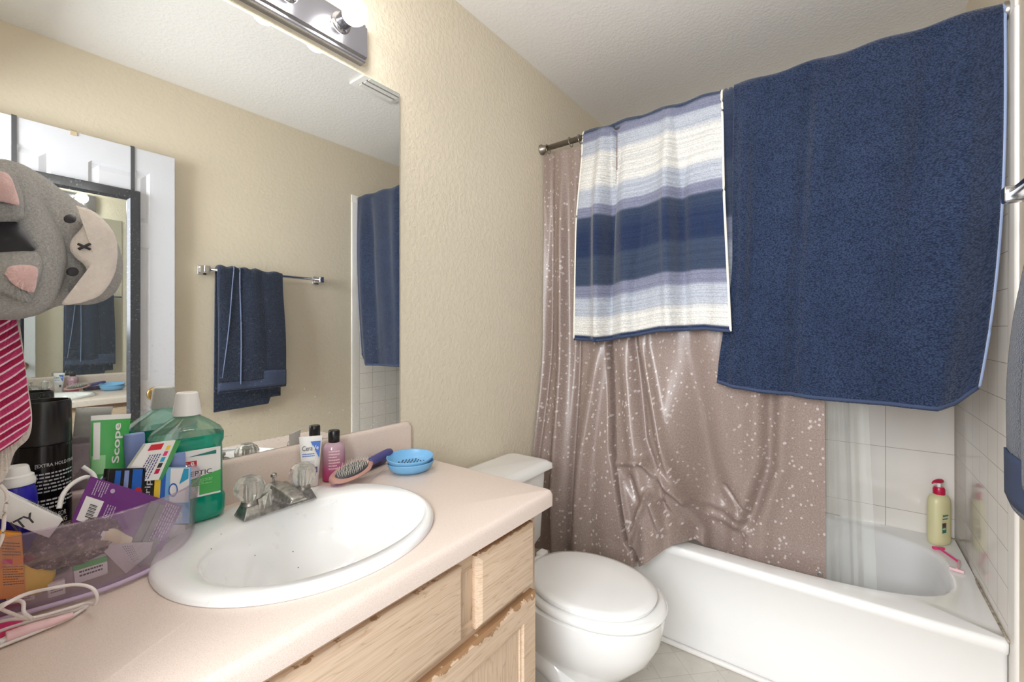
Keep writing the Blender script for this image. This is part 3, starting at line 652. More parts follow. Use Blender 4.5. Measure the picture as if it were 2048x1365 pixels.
tube('caulk', [(1.76, Y0T+0.002, ZR+0.001), (2.1, Y0T+0.002, ZR+0.001), (XB-0.012, Y0T+0.002, ZR+0.001), (XB-0.012, -1.0, ZR+0.001), (XB-0.012, -0.3, ZR+0.001)], 0.0035, 'grout', tb, sub=6, n=8)
# pump bottle in the corner
pb = thing('pump_bottle', 'pale yellow lotion pump bottle with a crimson pump, in the tiled tub corner', 'bottle', (2.40, -1.435, ZR+0.001))
mt = T(2.412, -1.440, ZR+0.0015) @ R(math.radians(-38), 'Z') @ Matrix.Diagonal((1, 1, 1.1, 1))
loft('bottle_body', [ring(0, 0, z, a, b, 40, 2.6) for a, b, z in ((0.036, 0.022, 0), (0.041, 0.026, 0.004), (0.043, 0.0275, 0.02), (0.043, 0.0275, 0.145), (0.040, 0.026, 0.160), (0.032, 0.022, 0.171), (0.018, 0.016, 0.176), (0.014, 0.014, 0.178))], 'lotion', pb, mtx=mt, autos=60)
lathe('collar', [(0.0175, 0.176), (0.0185, 0.178), (0.0185, 0.195), (0.015, 0.202)], 'crimson', pb, mt)
lathe('pump_stem', [(0.006, 0.20), (0.006, 0.216)], 'white', pb, mt, n=16)
loft('pump_head', [ring(x, 0, 0.222+0.004*t, 0.004, 0.009*k_+0.0005, 16) if False else [Vector((x, (0.010*k_)*math.cos(q/12*2*PI), 0.222+(0.008*k_)*math.sin(q/12*2*PI)+dz)) for q in range(12)] for x, k_, dz, t in ((0.017, 0.5, 0, 0), (0.014, 0.9, 0, 0), (0.0, 1.05, 0, 0), (-0.014, 0.8, 0.001, 0), (-0.028, 0.5, 0.0005, 0), (-0.036, 0.3, -0.004, 0))], 'crimson', pb, mtx=mt)
lq = [mt @ Vector(q) for q in ((-0.030, -0.0285, 0.115), (0.006, -0.0285, 0.115), (0.006, -0.0285, 0.045), (-0.030, -0.0285, 0.045))]
prism('label', lq, 0.0012, 'lotion', pb); 
for a0, b0, a1, b1, mm in ((0.0, 0.45, 0.6, 0.95, 'labelteal'), (0.0, 0.45, 0.6, 0.62, 'crimson'), (0.1, 0.05, 0.9, 0.12, 'labelteal'), (0.05, 0.22, 0.8, 0.27, 'labelteal'), (0.05, 0.7, 0.5, 0.78, 'lotion')):
    prism('label_print', sub(lq, a0, b0, a1, b1), 0.0004, mm, pb)
# razors
def razor(lx, ly, ang, m_, lab):
    t_ = thing('razor', lab, 'razor', (lx, ly, ZR+0.001)); q = T(lx, ly, ZR+0.0055) @ R(ang, 'Z')
    tube('handle', [q @ Vector(a) for a in ((-0.055, 0, 0), (-0.02, 0.002, 0.003), (0.02, 0.003, 0.005), (0.042, 0, 0.006))], lambda t: 0.0042-0.0012*t, m_, t_, 5, 10)
    box('razor_head', (0.040, -0.019, -0.003), (0.050, 0.019, 0.007), m_, t_, 0.002, mtx=q); return t_
razor(2.295, -1.448, math.radians(25), 'hotpink', 'pink and white razor lying beside the lotion bottle on the tub ledge')
razor(2.205, -1.462, math.radians(168), 'blush', 'pale peach razor nearest the tub front, on the tiled ledge')

# ------------------------------------------------------------------ rod, curtain, liner, towels
RX, RZ, RR = 1.752, 2.078, 0.0125
def rodx(y): return 1.748+0.034*(-y)/1.5      # the rod sits a little askew
def rodz(y): return -0.010+0.030*(-y)/1.5
rod = thing('shower_rod', 'brushed metal shower curtain rod spanning the bathtub under the towels', 'rod', (RX, -0.75, RZ))
tube('rod_tube', [(rodx(0), -0.004, RZ+rodz(0)), (rodx(-1.5), -W+0.004, RZ+rodz(-1.5))], RR, 'rod', rod, 0, 20)
for y, d in ((0, -1), (-W+0.0085, 1)): lathe('end_flange', [(0.024, 0.0), (0.024, 0.006), (0.018, 0.014), (0.0145, 0.03)], 'rod', rod, frame((rodx(y), y, RZ+rodz(y)), (0, d, 0)))
def lerp(a, b, t): return a+(b-a)*t
def sst(a, b, x): t = max(0, min(1, (x-a)/(b-a))); return t*t*(3-2*t)
def interp(tab, x):
    if x <= tab[0][0]: return tab[0][1]
    for (a, b), (c, d) in zip(tab, tab[1:]):
        if x <= c: return lerp(b, d, (x-a)/(c-a))
    return tab[-1][1]
# crease lines of the curtain: (z, y) tables, half width, depth (out to the room +)
def yz(pts): return sorted([(at(u, v, x=1.72).z, at(u, v, x=1.72).y) for u, v in pts])
CR = [(yz([(1118, 300), (1118, 700), (1122, 1080)]), 0.018, 0.022), (yz([(1185, 300), (1190, 700), (1175, 900), (1165, 1080)]), 0.030, 0.034), (yz([(1098, 320), (1090, 800), (1085, 1050)]), 0.012, -0.016),
      (yz([(1150, 300), (1150, 700), (1150, 1080)]), 0.014, -0.024),
      (yz([(1208, 300), (1212, 690), (1228, 900), (1262, 1080), (1280, 1105)]), 0.009, -0.042), (yz([(1238, 300), (1240, 690), (1262, 850), (1290, 1000), (1300, 1060)]), 0.030, 0.024),
      (yz([(1275, 300), (1278, 690), (1320, 880), (1362, 1010), (1390, 1080)]), 0.018, 0.026), (yz([(1250, 300), (1262, 690), (1290, 880), (1320, 960), (1330, 1040)]), 0.016, -0.022),
      (yz([(1520, 300), (1535, 800), (1528, 950), (1490, 1060), (1462, 1100)]), 0.022, -0.026), (yz([(1500, 300), (1505, 800), (1495, 960), (1460, 1060)]), 0.03, 0.014), (yz([(1560, 300), (1565, 800), (1550, 960), (1510, 1080)]), 0.03, 0.014),
      (yz([(1420, 300), (1420, 700), (1440, 950), (1470, 1040)]), 0.05, 0.014), (yz([(1370, 300), (1375, 700), (1400, 900), (1430, 1050)]), 0.03, -0.010)]
def sg(a, b, wd, dep):
    p_, q_ = at(*a, x=1.70), at(*b, x=1.70); return (p_.y, p_.z), (q_.y, q_.z), wd, dep
# the folds gathered above the tub's front corner
SEG = [sg((1232, 925), (1290, 922), 0.014, 0.020), sg((1290, 925), (1362, 1010), 0.016, 0.030), sg((1232, 935), (1262, 1060), 0.014, 0.018), sg((1298, 985), (1262, 1085), 0.012, 0.024), sg((1300, 990), (1325, 1062), 0.012, 0.022),
       sg((1262, 960), (1280, 1000), 0.020, -0.024), sg((1322, 1010), (1345, 1050), 0.014, -0.022), sg((1365, 1015), (1470, 1075), 0.020, 0.016), sg((1430, 1000), (1478, 1068), 0.008, -0.014), sg((1395, 1060), (1470, 1100), 0.016, 0.012)]
def curtain(s, t):
    y = -0.012-1.075*s; z = lerp(2.045, 0.0, 0)
    hem = interp([(0, 0.25), (0.36, 0.255), (0.44, 0.290), (0.53, 0.375), (0.56, 0.400), (0.61, 0.396), (0.65, 0.36), (0.70, 0.335), (1.0, 0.335)], s)
    z = lerp(2.040, hem, t)
    low = sst(1.2, 0.40, z)
    ins = sst(0.52, 0.66, s)
    xb = 1.752+low*lerp(-0.085, 0.128, ins)
    if s < 0.15: xb -= 0.025*low*(1-s/0.15)
    x = xb+rodx(y)*0.999-1.748; fade = 0.35+0.65*sst(2.05, 1.6, z)
    for tab, wd, dep in CR:
        q = (y-interp(tab, z))/wd; x -= dep*1.05*fade*math.exp(-q*q)
    x -= 0.010*fade*math.sin(s*61+2*z)*max(0, 1-s*2.2)
    for (ya, za), (yb_, zb_), wd, dep in SEG:
        ex, ez = yb_-ya, zb_-za; tt_ = max(0, min(1, ((y-ya)*ex+(z-za)*ez)/(ex*ex+ez*ez)))
        q2 = ((y-ya-ex*tt_)**2+(z-za-ez*tt_)**2)/wd**2
        if q2 < 9: x -= dep*math.exp(-q2)
    x = lerp(x, max(x, rodx(y)-0.010), sst(1.02, 1.24, z)*sst(0.12, 0.2, s))
    if z < 0.44 and s > 0.625: x = max(x, 1.848)
    if z < 0.40 and s < 0.54: x = min(x, 1.738)
    return (x, y, z)
sc_ = thing('shower_curtain', 'brownish mauve vinyl shower curtain with bubble dots hanging on the rod', 'shower curtain', (RX, -0.55, 0.25))
grid('curtain_sheet', curtain, 300, 260, 'vinyl', sc_, 0.0, 1.075*1.3, 1.8)
q = curtain(0.985, 0.985); lathe('hem_grommet', [(0.008, -0.002), (0.008, 0.002), (0.003, 0.003)], 'chrome_dull', sc_, frame(q, (-1, 0, 0.1)), n=16)
def liner(s, t):
    y = -0.92-0.24*s - 0.075*t*s*s; z = lerp(2.045, 0.17, t)
    x = 1.830+0.085*sst(1.6, 0.38, z)+0.008*math.sin(26*s+2*t)+0.004*math.sin(57*s)
    if z < 0.30: x = max(x, 1.905)
    return (x, y, z)
props(grid('shower_liner', liner, 80, 50, 'liner'), 'clear plastic shower liner hanging inside the bathtub behind the mauve curtain', 'shower liner')
HK = [(1087, 296), (1141, 284), (1160, 277)]
for i, (u, v) in enumerate(HK):
    y = at(u, v, x=RX).y
    y = min(y, -0.035)
    pts = [Vector((RX+0.019*math.sin(a), y+0.004*math.cos(a), RZ+rodz(y)-0.004+0.0215*math.cos(a))) for a in [2*PI*j/24 for j in range(25)]]
    o_ = tube('curtain_hook', pts, 0.0018, 'rod', None, 0, 8)
    props(o_, ['metal curtain hook nearest the beige wall on the rod', 'middle one of the three bare metal curtain hooks on the rod', 'metal curtain hook touching the edge of the striped towel'][i], 'hook', 'shower curtain hooks')

def drape(s, t, ytop, ybot, zb_f, zb_b, rx, rz, rr, folds, hang=0.018, axis='x', bulge=0.0):
    """t runs from the back hem over the bar to the front hem; s runs along the bar"""
    lb_, lf = rz-zb_b(s), rz-zb_f(s); arc = PI*rr; L_ = lb_+arc+lf; d = t*L_
    y = ytop(s)
    if d < lb_:
        z = zb_b(s)+d; x = rx+rr+0.25*folds(s, (lb_-d)/lb_, 1); k_ = (lb_-d)/lb_; y = lerp(ytop(s), ybot(s), k_*0.8)
    elif d < lb_+arc:
        a = (d-lb_)/rr; x = rx+rr*math.cos(a); z = rz+rr*math.sin(a)*1.1
        z += 0.004*math.sin(s*23)
    else:
        k_ = (d-lb_-arc)/lf; z = rz-(d-lb_-arc); x = rx-rr-hang*sst(0, 0.5, k_)-folds(s, k_, 0)-bulge*math.sin(PI*k_); y = ytop(s)*(1-k_)+ybot(s)*k_
    return x, y, z
# navy bath towel
nv = thing('bath_towel', 'big navy bath towel hanging over the shower rod, right of the striped towel', 'towel', (RX, -1.13, 1.0))
zfr = lambda s: interp([(0, 1.030), (0.06, 1.018), (0.2, 1.006), (0.45, 0.996), (0.75, 0.993), (0.90, 0.992), (0.955, 1.01), (1.0, 1.055)], s)
def nfold(s, k_, back):
    f = 0.012*math.exp(-((s-0.06-0.03*k_)/0.035)**2)-0.016*math.exp(-((s-0.345)/0.03)**2)*(1-0.5*k_)+0.010*math.exp(-((s-0.42)/0.06)**2)-0.012*math.exp(-((s-0.80+0.06*k_)/0.05)**2)*(1-k_*0.4)+0.012*math.exp(-((s-0.9)/0.05)**2)
    f += 0.006*math.sin(9*s+1)*k_+0.004*math.sin(21*s+3*k_)
    return 1.5*f*(0.3+0.7*min(1, k_*4))
def navy(s, t):
    yb = lambda q: interp([(0, -0.770), (0.05, -0.805), (0.94, -1.375), (1.0, -1.425)], q)
    x, y, z = drape(s, t, lambda q: lerp(-0.822, -1.484, q), yb, zfr, lambda q: 1.12, RX, RZ, RR+0.006, nfold, 0.012); x0_ = x
    k_ = max(0, (RZ-z)/1.08)
    if x < RX and s > 0.9: y += 0.0*k_
    if x < RX and s < 0.15:   # left edge stays straight then flares at the foot
        y = lerp(lerp(lerp(-0.822, -1.484, s), yb(s), sst(0.55, 1.0, k_)), y, sst(0.0, 0.15, s))
    if x < RX and s > 0.82:
        e = (s-0.82)/0.18; y = lerp(y, lerp(lerp(-0.822, -1.484, s), yb(s), k_**3), e)
    return x+rodx(y)-RX, y, z+rodz(y)*sst(1.2, 2.05, z)
LN = 1.08+0.96+0.06
grid('terry_cloth', navy, 130, 230, 'navy', nv, 0.009, 0.66, LN)
hemp = [Vector(navy(i/60, 0.997))+Vector((-0.001, 0, 0.002)) for i in range(61)]
tube('hem_band', hemp, 0.0062, 'navy_hem', nv, 0, 8)
tube('edge_piping', [Vector(navy(1.0, 0.02+0.975*i/120))+Vector((0, -0.002, 0)) for i in range(121)], 0.0052, 'piping', nv, 0, 8)
# striped towel
st = thing('beach_towel', 'striped white, grey and navy towel hanging over the shower rod beside the navy one', 'towel', (RX, -0.52, 1.17))
zst = lambda s: interp([(0, 1.178), (0.2, 1.172), (0.35, 1.188), (0.6, 1.215), (0.85, 1.222), (1.0, 1.213)], s)
def sfold(s, k_, back):
    f = 0.026*math.exp(-((s-0.17-0.03*k_)/0.045)**2)-0.034*math.exp(-((s-0.27+0.03*k_)/0.036)**2)*(1-0.35*k_)+0.016*math.exp(-((s-0.36)/0.05)**2)+0.018*math.exp(-((s-0.66)/0.035)**2)-0.014*math.exp(-((s-0.74)/0.04)**2)
    f += 0.006*math.sin(13*s)+0.004*math.sin(31*s+2*k_)+0.012*math.exp(-((s-0.93)/0.05)**2)-0.012*math.exp(-((s-0.45-0.03*math.sin(5*k_))/0.03)**2)*k_
    return 1.55*f*(0.35+0.65*min(1, k_*4))
def strip(s, t):
    x, y, z = drape(s, t, lambda q: lerp(-0.226, -0.782, q), lambda q: lerp(-0.208, -0.822, q), zst, lambda q: 1.45, RX, RZ, RR+0.005, sfold, 0.042)
    if x < RX and z < RZ-0.02: x = min(x, RX-0.022)
    return x+rodx(y)-RX, y, z+rodz(y)*sst(1.2, 2.05, z)
LS = 0.628+0.055+0.88
def strip_uv(s, t):
    lb_, lf = RZ-1.45, RZ-zst(s); arc = PI*(RR+0.005); return (t*(lb_+arc+lf)-lb_-arc*0.5)/(lf+arc*0.5)*0.9
def gridc(name, fn, uvf, nu, nv_, m, parent, thick):
    vs = []; uv = []; fs = []
    for j in range(nv_+1):
        for i in range(nu+1):
            s, t = i/nu, j/nv_; vs.append(Vector(fn(s, t))); uv.append((s*0.6, abs(uvf(s, t))))
    for j in range(nv_):
        for i in range(nu):
            a = j*(nu+1)+i; fs.append((a, a+1, a+nu+2, a+nu+1))
    o = obj(name, vs, fs, m, parent, True, uvs=uv); q = o.modifiers.new('solid', 'SOLIDIFY'); q.thickness = thick; q.offset = 0; return o
gridc('terry_cloth', strip, strip_uv, 120, 190, 'striped', st, 0.006)
for s_ in (0.0, 1.0): tube('edge_piping', [Vector(strip(s_, 0.35+0.647*i/90))+Vector((-0.002, 0, 0)) for i in range(91)], 0.0042, 'cream_piping', st, 0, 8)
tube('hem_band', [Vector(strip(i/50, 0.996)) for i in range(51)], 0.0062, 'navy_hem', st, 0, 8)
def flap(s, t):
    yt = lambda q: lerp(-0.772, -0.834, q); yb = lambda q: lerp(-0.790, -0.838, q)
    x, y, z = drape(s, t, yt, yb, lambda q: 1.235, lambda q: 1.6, RX, RZ, RR+0.003, lambda a, b, c: 0.003*math.sin(6*a), 0.006)
    return x+rodx(y)-RX, y, z+rodz(y)*sst(1.2, 2.05, z)
gridc('folded_flap', flap, lambda s, t: 0.40+0.5*((t*(0.478+0.05+0.843)-0.5)/0.87), 14, 120, 'striped', st, 0.005)

# towel bar on the right wall with a hand towel
BYw, BZ = -1.437, 1.528
tbr = thing('towel_bar', 'chrome towel bar on the right-hand beige wall, seen in the mirror', 'towel bar', (1.18, -W, BZ))
tube('bar', [(0.855, BYw, BZ), (1.478, BYw, BZ)], 0.008, 'chrome', tbr, 0, 16)
for x in (0.862, 1.470):
    box('bar_post', (x-0.014, -W+0.001, BZ-0.018), (x+0.014, BYw+0.012, BZ+0.018), 'chrome', tbr, 0.004)
    box('wall_plate', (x-0.019, -W+0.0005, BZ-0.024), (x+0.019, -W+0.007, BZ+0.024), 'chrome', tbr, 0.002)
ht = thing('hand_towel', 'dark navy towel folded over the towel bar on the right wall', 'towel', (1.06, BYw, 0.78))
def hfold(s, k_, back): return 0.004*math.sin(9*s+1)+0.006*math.sin(4*s)*k_
def hand(s, t, x0=0.905, x1=1.232, zf=0.90, zb=0.80, rr=0.014, seed=0):
    a, b, c = drape(s, t, lambda q: lerp(x0, x1, q), lambda q: lerp(x0-0.008, x1+0.0, q), lambda q: zf+0.005*q, lambda q: zb+0.035*sst(0.80, 0.84, q)+0.012*q, 0, BZ, rr, hfold, 0.012 if t > 0.4 else 0, bulge=0.0)
    if a < -0.01: a -= 0.030*sst(0.02, 0.45, BZ-c)*(0.4+0.6*s)
    yy = BYw - a*1.0   # a<0 is the front: toward the room (+y)
    if yy < -W+0.007: yy = -W+0.007
    return (b, yy, c)
o_ = grid('terry_cloth', lambda s, t: hand(s, t), 70, 150, 'navy_dark', ht, 0.008, 0.36, 1.4)
grid('folded_layer', lambda s, t: hand(s, t, 0.915-0.012*t, 1.10+0.03*t, 0.955, 0.98, 0.020), 40, 120, 'navy_dark', ht, 0.006, 0.2, 1.3)
tube('edge_piping', [Vector(hand(0.42-0.03*k_/40, 0.50+0.49*k_/40, 0.925, 1.12, 0.925, 0.96, 0.027)) for k_ in range(41)], 0.0035, 'hand_piping', ht, 0, 8)
tube('edge_piping', [Vector(hand(0.30*(1-k_/40)-0.02, 0.50+0.46*k_/40, 0.925, 1.12, 0.93, 0.96, 0.026)) for k_ in range(41)], 0.0028, 'hand_piping', ht, 0, 8)
grid('hem_band', lambda s, t: Vector(hand(s, 0.93+0.062*t, 0.905, 1.232, 0.90, 0.80, 0.020)), 40, 6, 'navy_hem', ht, 0.003)

# ------------------------------------------------------------------ things at the right of the sink
# standing lotion tube
def sq_tube(name, parent, m, q, w0, w1, d0, h, n=32):
    rings = []
    for i in range(9):
        t = i/8; a = lerp(w0, w1, t); b = lerp(d0, 0.0012, t**1.3); rings.append([q @ Vector((a*math.cos(2*PI*j/n), b*math.sin(2*PI*j/n), h*t)) for j in range(n)])
    return loft(name, rings, m, parent, autos=60)
ctb = thing('lotion_tube', 'white and blue lotion tube standing on its cap at the backsplash', 'lotion tube', (0.590, -0.048, ZT))
q = T(0.594, -0.052, ZT+0.001) @ R(math.radians(-33), 'Z') @ R(math.radians(-3), 'X')
loft('cap', [ring(0, 0, z, a, a*0.72, 32) for a, z in ((0.018, 0), (0.019, 0.002), (0.019, 0.022), (0.018, 0.024))], 'white', ctb, mtx=q, autos=50)
sq_tube('tube_body', ctb, 'white', q @ T(0, 0, 0.0245), 0.0195, 0.0275, 0.0150, 0.100)
def tq(x0, z0, x1, z1, y=-0.0165):
    f_ = lambda x, z: q @ Vector((x, -(lerp(0.0155, 0.0022, max(0, (z-0.0245)/0.1)**1.3)+0.0012), z)); return [f_(x0, z1), f_(x1, z1), f_(x1, z0), f_(x0, z0)]
a_ = tq(0.004, 0.112, 0.024, 0.112); prism('blue_corner', [tq(0.000, 0, 0.023, 0.112)[0], tq(0, 0, 0.0235, 0.112)[1], tq(0, 0, 0.021, 0.070)[1]], 0.0008, 'blue', ctb)
def tfn(x0, z1, x1, z0, lift=0.0006): 
    def g_(a, b):
        x = lerp(x0, x1, a); z = lerp(z1, z0, b); return q @ Vector((x, -(lerp(0.0155, 0.0022, max(0, (z-0.0245)/0.1)**1.3)+0.0014+lift), z))
    return g_
text_map('lettering', 'Cera', tfn(-0.019, 0.102, 0.005, 0.090), 'dark_grey', ctb, 0.01); text_map('lettering', 'Ve', tfn(0.006, 0.102, 0.019, 0.092, 0.001), 'white', ctb, 0.01)
lines_geo(2, 4, tfn(-0.018, 0.084, 0.010, 0.074), 'blue', 'small_print', ctb); lines_geo(4, 5, tfn(-0.016, 0.066, 0.010, 0.05), 'greylabel', 'small_print', ctb)
prism('seal_mark', [tfn(0.008, 0.050, 0.017, 0.036)(a, b) for a, b in ((0, 0), (1, 0), (1, 1), (0, 1))], 0.0008, 'navyhandle', ctb)
# pink bottle with black cap
pk = thing('body_wash_bottle', 'clear pink body wash bottle with a black cap, beside the white and blue tube', 'bottle', (0.655, -0.062, ZT))
q = T(0.657, -0.055, ZT+0.001)
loft('bottle_body', [ring(0, 0, z, a, a*0.78, 40, 2.3) for a, z in ((0.025, 0), (0.0285, 0.003), (0.0285, 0.03), (0.0275, 0.05), (0.028, 0.075), (0.0265, 0.088), (0.021, 0.096), (0.014, 0.100), (0.012, 0.102))], 'pinkwash', pk, mtx=q @ R(math.radians(-33), 'Z'), autos=70)
lathe('cap', [(0.0135, 0.099), (0.0145, 0.1), (0.0145, 0.128), (0.013, 0.1305), (0.004, 0.1315)], 'black', pk, q)
def cylmap(q_, r, a0, a1, z1, z0, ky=0.78, rot=math.radians(-33)):
    def g_(a, b):
        t = lerp(a0, a1, a); return q_ @ (R(rot, 'Z') @ Vector((r*math.cos(t), r*ky*math.sin(t), lerp(z1, z0, b))))
    return g_
D = math.radians
lines_geo(7, 9, cylmap(q, 0.0293, D(245), D(300), 0.082, 0.03), 'blush', 'small_print', pk)
# hairbrush
B0, B1 = at(652, 958, z=0.862), at(742, 938, z=0.864)
bd = Vector((0.150, 0.030, 0.0)).normalized(); bl = 0.118
hb = thing('hairbrush', 'paddle hairbrush with pink-brown pad back and purple handle, lying on the sink rim', 'hairbrush', (0.66, -0.125, ZT+0.014))
q = frame((0.600, -0.138, ZT+0.0275), (-0.08, -0.30, 0.95), bd) 
qi = q
rgs = []
for i in range(15):
    t = i/14; x = 0.128*t; wv_ = 0.030*math.sqrt(max(0.0, 1-((t-0.52)/0.54)**2))*(1 if t < 0.8 else 1-0.35*((t-0.8)/0.2))+0.002
    rgs.append([q @ Vector((x, wv_*math.cos(2*PI*j/20), 0.0085*math.sin(2*PI*j/20)*(1 if math.sin(2*PI*j/20) < 0 else 0.5))) for j in range(20)])
loft('brush_back', rgs, 'wood', hb)
rgs = []
for sc2, zz in ((1.0, 0.003), (0.96, 0.006), (0.7, 0.0085), (0.3, 0.0095)):
    rgs.append([q @ Vector((0.064+0.052*sc2*math.cos(2*PI*j/28), 0.0235*sc2*math.sin(2*PI*j/28), zz)) for j in range(28)])
loft('cushion', rgs, 'dark_grey', hb)
rd = random.Random(8); vs = []; fs = []
for i in range(15):
    for j in range(9):
        a, b = (i-7)/7.3, (j-4)/4.3
        if a*a+b*b > 1: continue
        p0 = Vector((0.064+0.050*a+rd.uniform(-.001, .001), 0.022*b, 0.0075)); p1 = p0+Vector((rd.uniform(-.0015, .0015), rd.uniform(-.0015, .0015), 0.0125)); n0 = len(vs)
        for p_, r_ in ((p0, 0.00035), (p1, 0.00055)):
            for c_ in range(4): vs.append(q @ (p_+Vector((r_*math.cos(c_*PI/2), r_*math.sin(c_*PI/2), 0))))
        for c_ in range(4): fs.append((n0+c_, n0+(c_+1) % 4, n0+4+(c_+1) % 4, n0+4+c_))
        fs.append((n0+7, n0+6, n0+5, n0+4))
o_ = obj('bristles', vs, fs, 'cream_piping', hb, False); o_['kind'] = 'stuff'
loft('handle', [[q @ Vector((x, w_*math.cos(2*PI*j/16), -0.002+w_*0.8*math.sin(2*PI*j/16))) for j in range(16)] for x, w_ in ((0.122, 0.009), (0.128, 0.0115), (0.140, 0.0125), (0.17, 0.0125), (0.195, 0.012), (0.206, 0.009), (0.209, 0.004))], 'navyhandle', hb)
loft('tip_inlay', [[q @ Vector((0.010+0.011*k_*math.cos(2*PI*j/14), 0.006*k_*math.sin(2*PI*j/14), -0.0072+0.0*j) ) + q.to_3x3() @ Vector((0, -0.010, 0.003)) for j in range(14)] for k_ in (1.0,)]+[[q @ Vector((0.010+0.010*math.cos(2*PI*j/14), 0.005*math.sin(2*PI*j/14), -0.0085)) + q.to_3x3() @ Vector((0, -0.010, 0.003)) for j in range(14)]], 'navyhandle', hb)
# dark purple tube behind the brush
pr_ = thing('purple_tube', 'dark purple cosmetic tube lying behind the hairbrush, at the backsplash', 'cosmetic tube', (0.77, -0.055, ZT))
P0, P1 = Vector((0.705, -0.072, ZT+0.0145)), Vector((0.832, -0.040, ZT+0.0150))
d_ = (P1-P0).normalized(); q = frame(P0, d_, (0, 0, 1))
lathe('tube_body', [(0.008, 0), (0.012, 0.001), (0.0130, 0.01), (0.0135, 0.095)], 'violet', pr_, q); lathe('cap', [(0.0138, 0.095), (0.0140, 0.097), (0.0140, 0.122), (0.012, 0.127), (0.004, 0.129)], 'navyhandle', pr_, q)
vs_ = lambda a, b: q @ Vector((0.0139*math.cos(lerp(0.2, -1.1, b)-0.0), -0.0139*math.sin(lerp(0.2, -1.1, b)) * -1, lerp(0.045, 0.088, a)))
lines_geo(3, 2, lambda a, b: q @ Vector((0.0139*math.cos(lerp(-0.1, 1.1, b)), -0.0139*math.sin(lerp(-0.1, 1.1, b)), lerp(0.050, 0.088, a))), 'pale_lilac', 'small_print', pr_)
# soap dishes
def dish(name, cx_, cy_, z0, tilt, az, lab, tri):
    t_ = thing(name, lab, 'soap dish', (cx_, cy_, z0), 'blue soap dishes')
    q = T(cx_, cy_, z0+0.001) @ R(az, 'Z') @ R(tilt, 'X')
    def e(k_, z): return [q @ Vector((0.064*k_*math.cos(2*PI*j/48), 0.050*k_*math.sin(2*PI*j/48), z)) for j in range(48)]
    loft('dish_shell', [e(0.62, 0), e(0.72, 0.0015), e(0.90, 0.010), e(1.0, 0.024), e(1.02, 0.0265), e(1.0, 0.028), e(0.965, 0.025), e(0.86, 0.012), e(0.66, 0.005), e(0.3, 0.0042)], 'dishblue', t_)
    if tri:
        vs = []; fs = []
        for a in range(-4, 5):
            for b in range(-3, 4):
                if (a/4.6)**2+(b/3.5)**2 > 1: continue
                p_ = Vector((a*0.0092+(b % 2)*0.004, b*0.0085, 0.0056)); n0 = len(vs); vs += [q @ (p_+Vector(v)) for v in ((-0.0018, -0.0032, 0), (0.0016, -0.0032, 0), (0.0026, 0.0032, 0.0002), (-0.0008, 0.0032, 0.0002))]; fs.append((n0, n0+1, n0+2, n0+3))
        obj('drain_slots', vs, fs, 'ink', t_, False)
    return t_
dish('soap_dish', 0.824, -0.165, ZT, 0, D(-28), 'lower of the two stacked light blue oval soap dishes, on the countertop', False)
dish('soap_dish', 0.823, -0.162, ZT+0.016, D(7), D(-28), 'upper of the two stacked light blue soap dishes, with dark drain slots', True)

# ------------------------------------------------------------------ mouthwash
mw = thing('mouthwash_bottle', 'big green mouthwash bottle with a white cap, left of the faucet', 'bottle', (0.318, -0.066, ZT))
q = T(0.322, -0.078, ZT+0.014) @ R(D(-7), 'Z')
MB = [(0.052, 0.026, 0), (0.062, 0.032, 0.004), (0.064, 0.034, 0.016), (0.064, 0.034, 0.042), (0.060, 0.031, 0.050), (0.059, 0.031, 0.150), (0.062, 0.033, 0.158), (0.062, 0.033, 0.172), (0.056, 0.031, 0.184), (0.036, 0.026, 0.200), (0.022, 0.020, 0.209), (0.019, 0.018, 0.214)]
loft('bottle_body', [ring(0, 0, z, a, b, 48, 3.2) for a, b, z in MB[:8]], 'mouthwash', mw, mtx=q, autos=60)
loft('bottle_shoulder', [ring(0, 0, z, a, b, 48, 3.2 if i < 2 else 2.4) for i, (a, b, z) in enumerate(MB[7:])], 'clearcap', mw, mtx=q, cap0=False)
lathe('cap', [(0.0245, 0.213), (0.0245, 0.216), (0.0185, 0.256), (0.0165, 0.258), (0.004, 0.2585)], 'white', mw, q, n=28, autos=35)
ml = lambda x0, x1, z0, z1: [q @ Vector(p_) for p_ in ((x0, -0.0335, z1), (x1, -0.0335, z1), (x1, -0.0335, z0), (x0, -0.0335, z0))]
L1 = ml(-0.046, 0.050, 0.052, 0.146); prism('label', L1, 0.0015, 'white', mw)
g1 = [bil(L1, 0, 0.70), bil(L1, 1, 0.50), bil(L1, 1, 0.96), bil(L1, 0, 0.96)]; prism('label_band', [p_+Vector((0, -0.0006, 0)) for p_ in g1], 0.0006, 'green', mw)
prism('label_square', sub(L1, 0.46, 0.76, 0.62, 0.96, 0.0014), 0.0006, 'white', mw)
prism('label_logo', sub(L1, 0.20, 0.22, 0.58, 0.34, 0.0008), 0.0005, 'red', mw); f_ = sub(L1, 0.24, 0.24, 0.54, 0.32, 0.0014); text_map('lettering', 'H-E-B', lambda a, b: bil(f_, a, b), 'white', mw, 0.01)
g_ = sub(L1, 0.05, 0.44, 0.84, 0.54, 0.001); text_map('lettering', 'ANTISEPTIC', lambda a, b: bil(g_, a, b), 'ink', mw, 0.005)
h_ = sub(L1, 0.45, 0.06, 0.92, 0.14, 0.001); prism('label_swirl', [h_[0].lerp(h_[3], .8), h_[1], h_[2]], 0.0004, 'labelteal', mw)
lines_geo(4, 3, (lambda s4: (lambda a, b: bil(s4, a, b)))(sub(L1, 0.35, 0.62, 0.85, 0.75, 0.0016)), 'palegreen', 'small_print', mw)

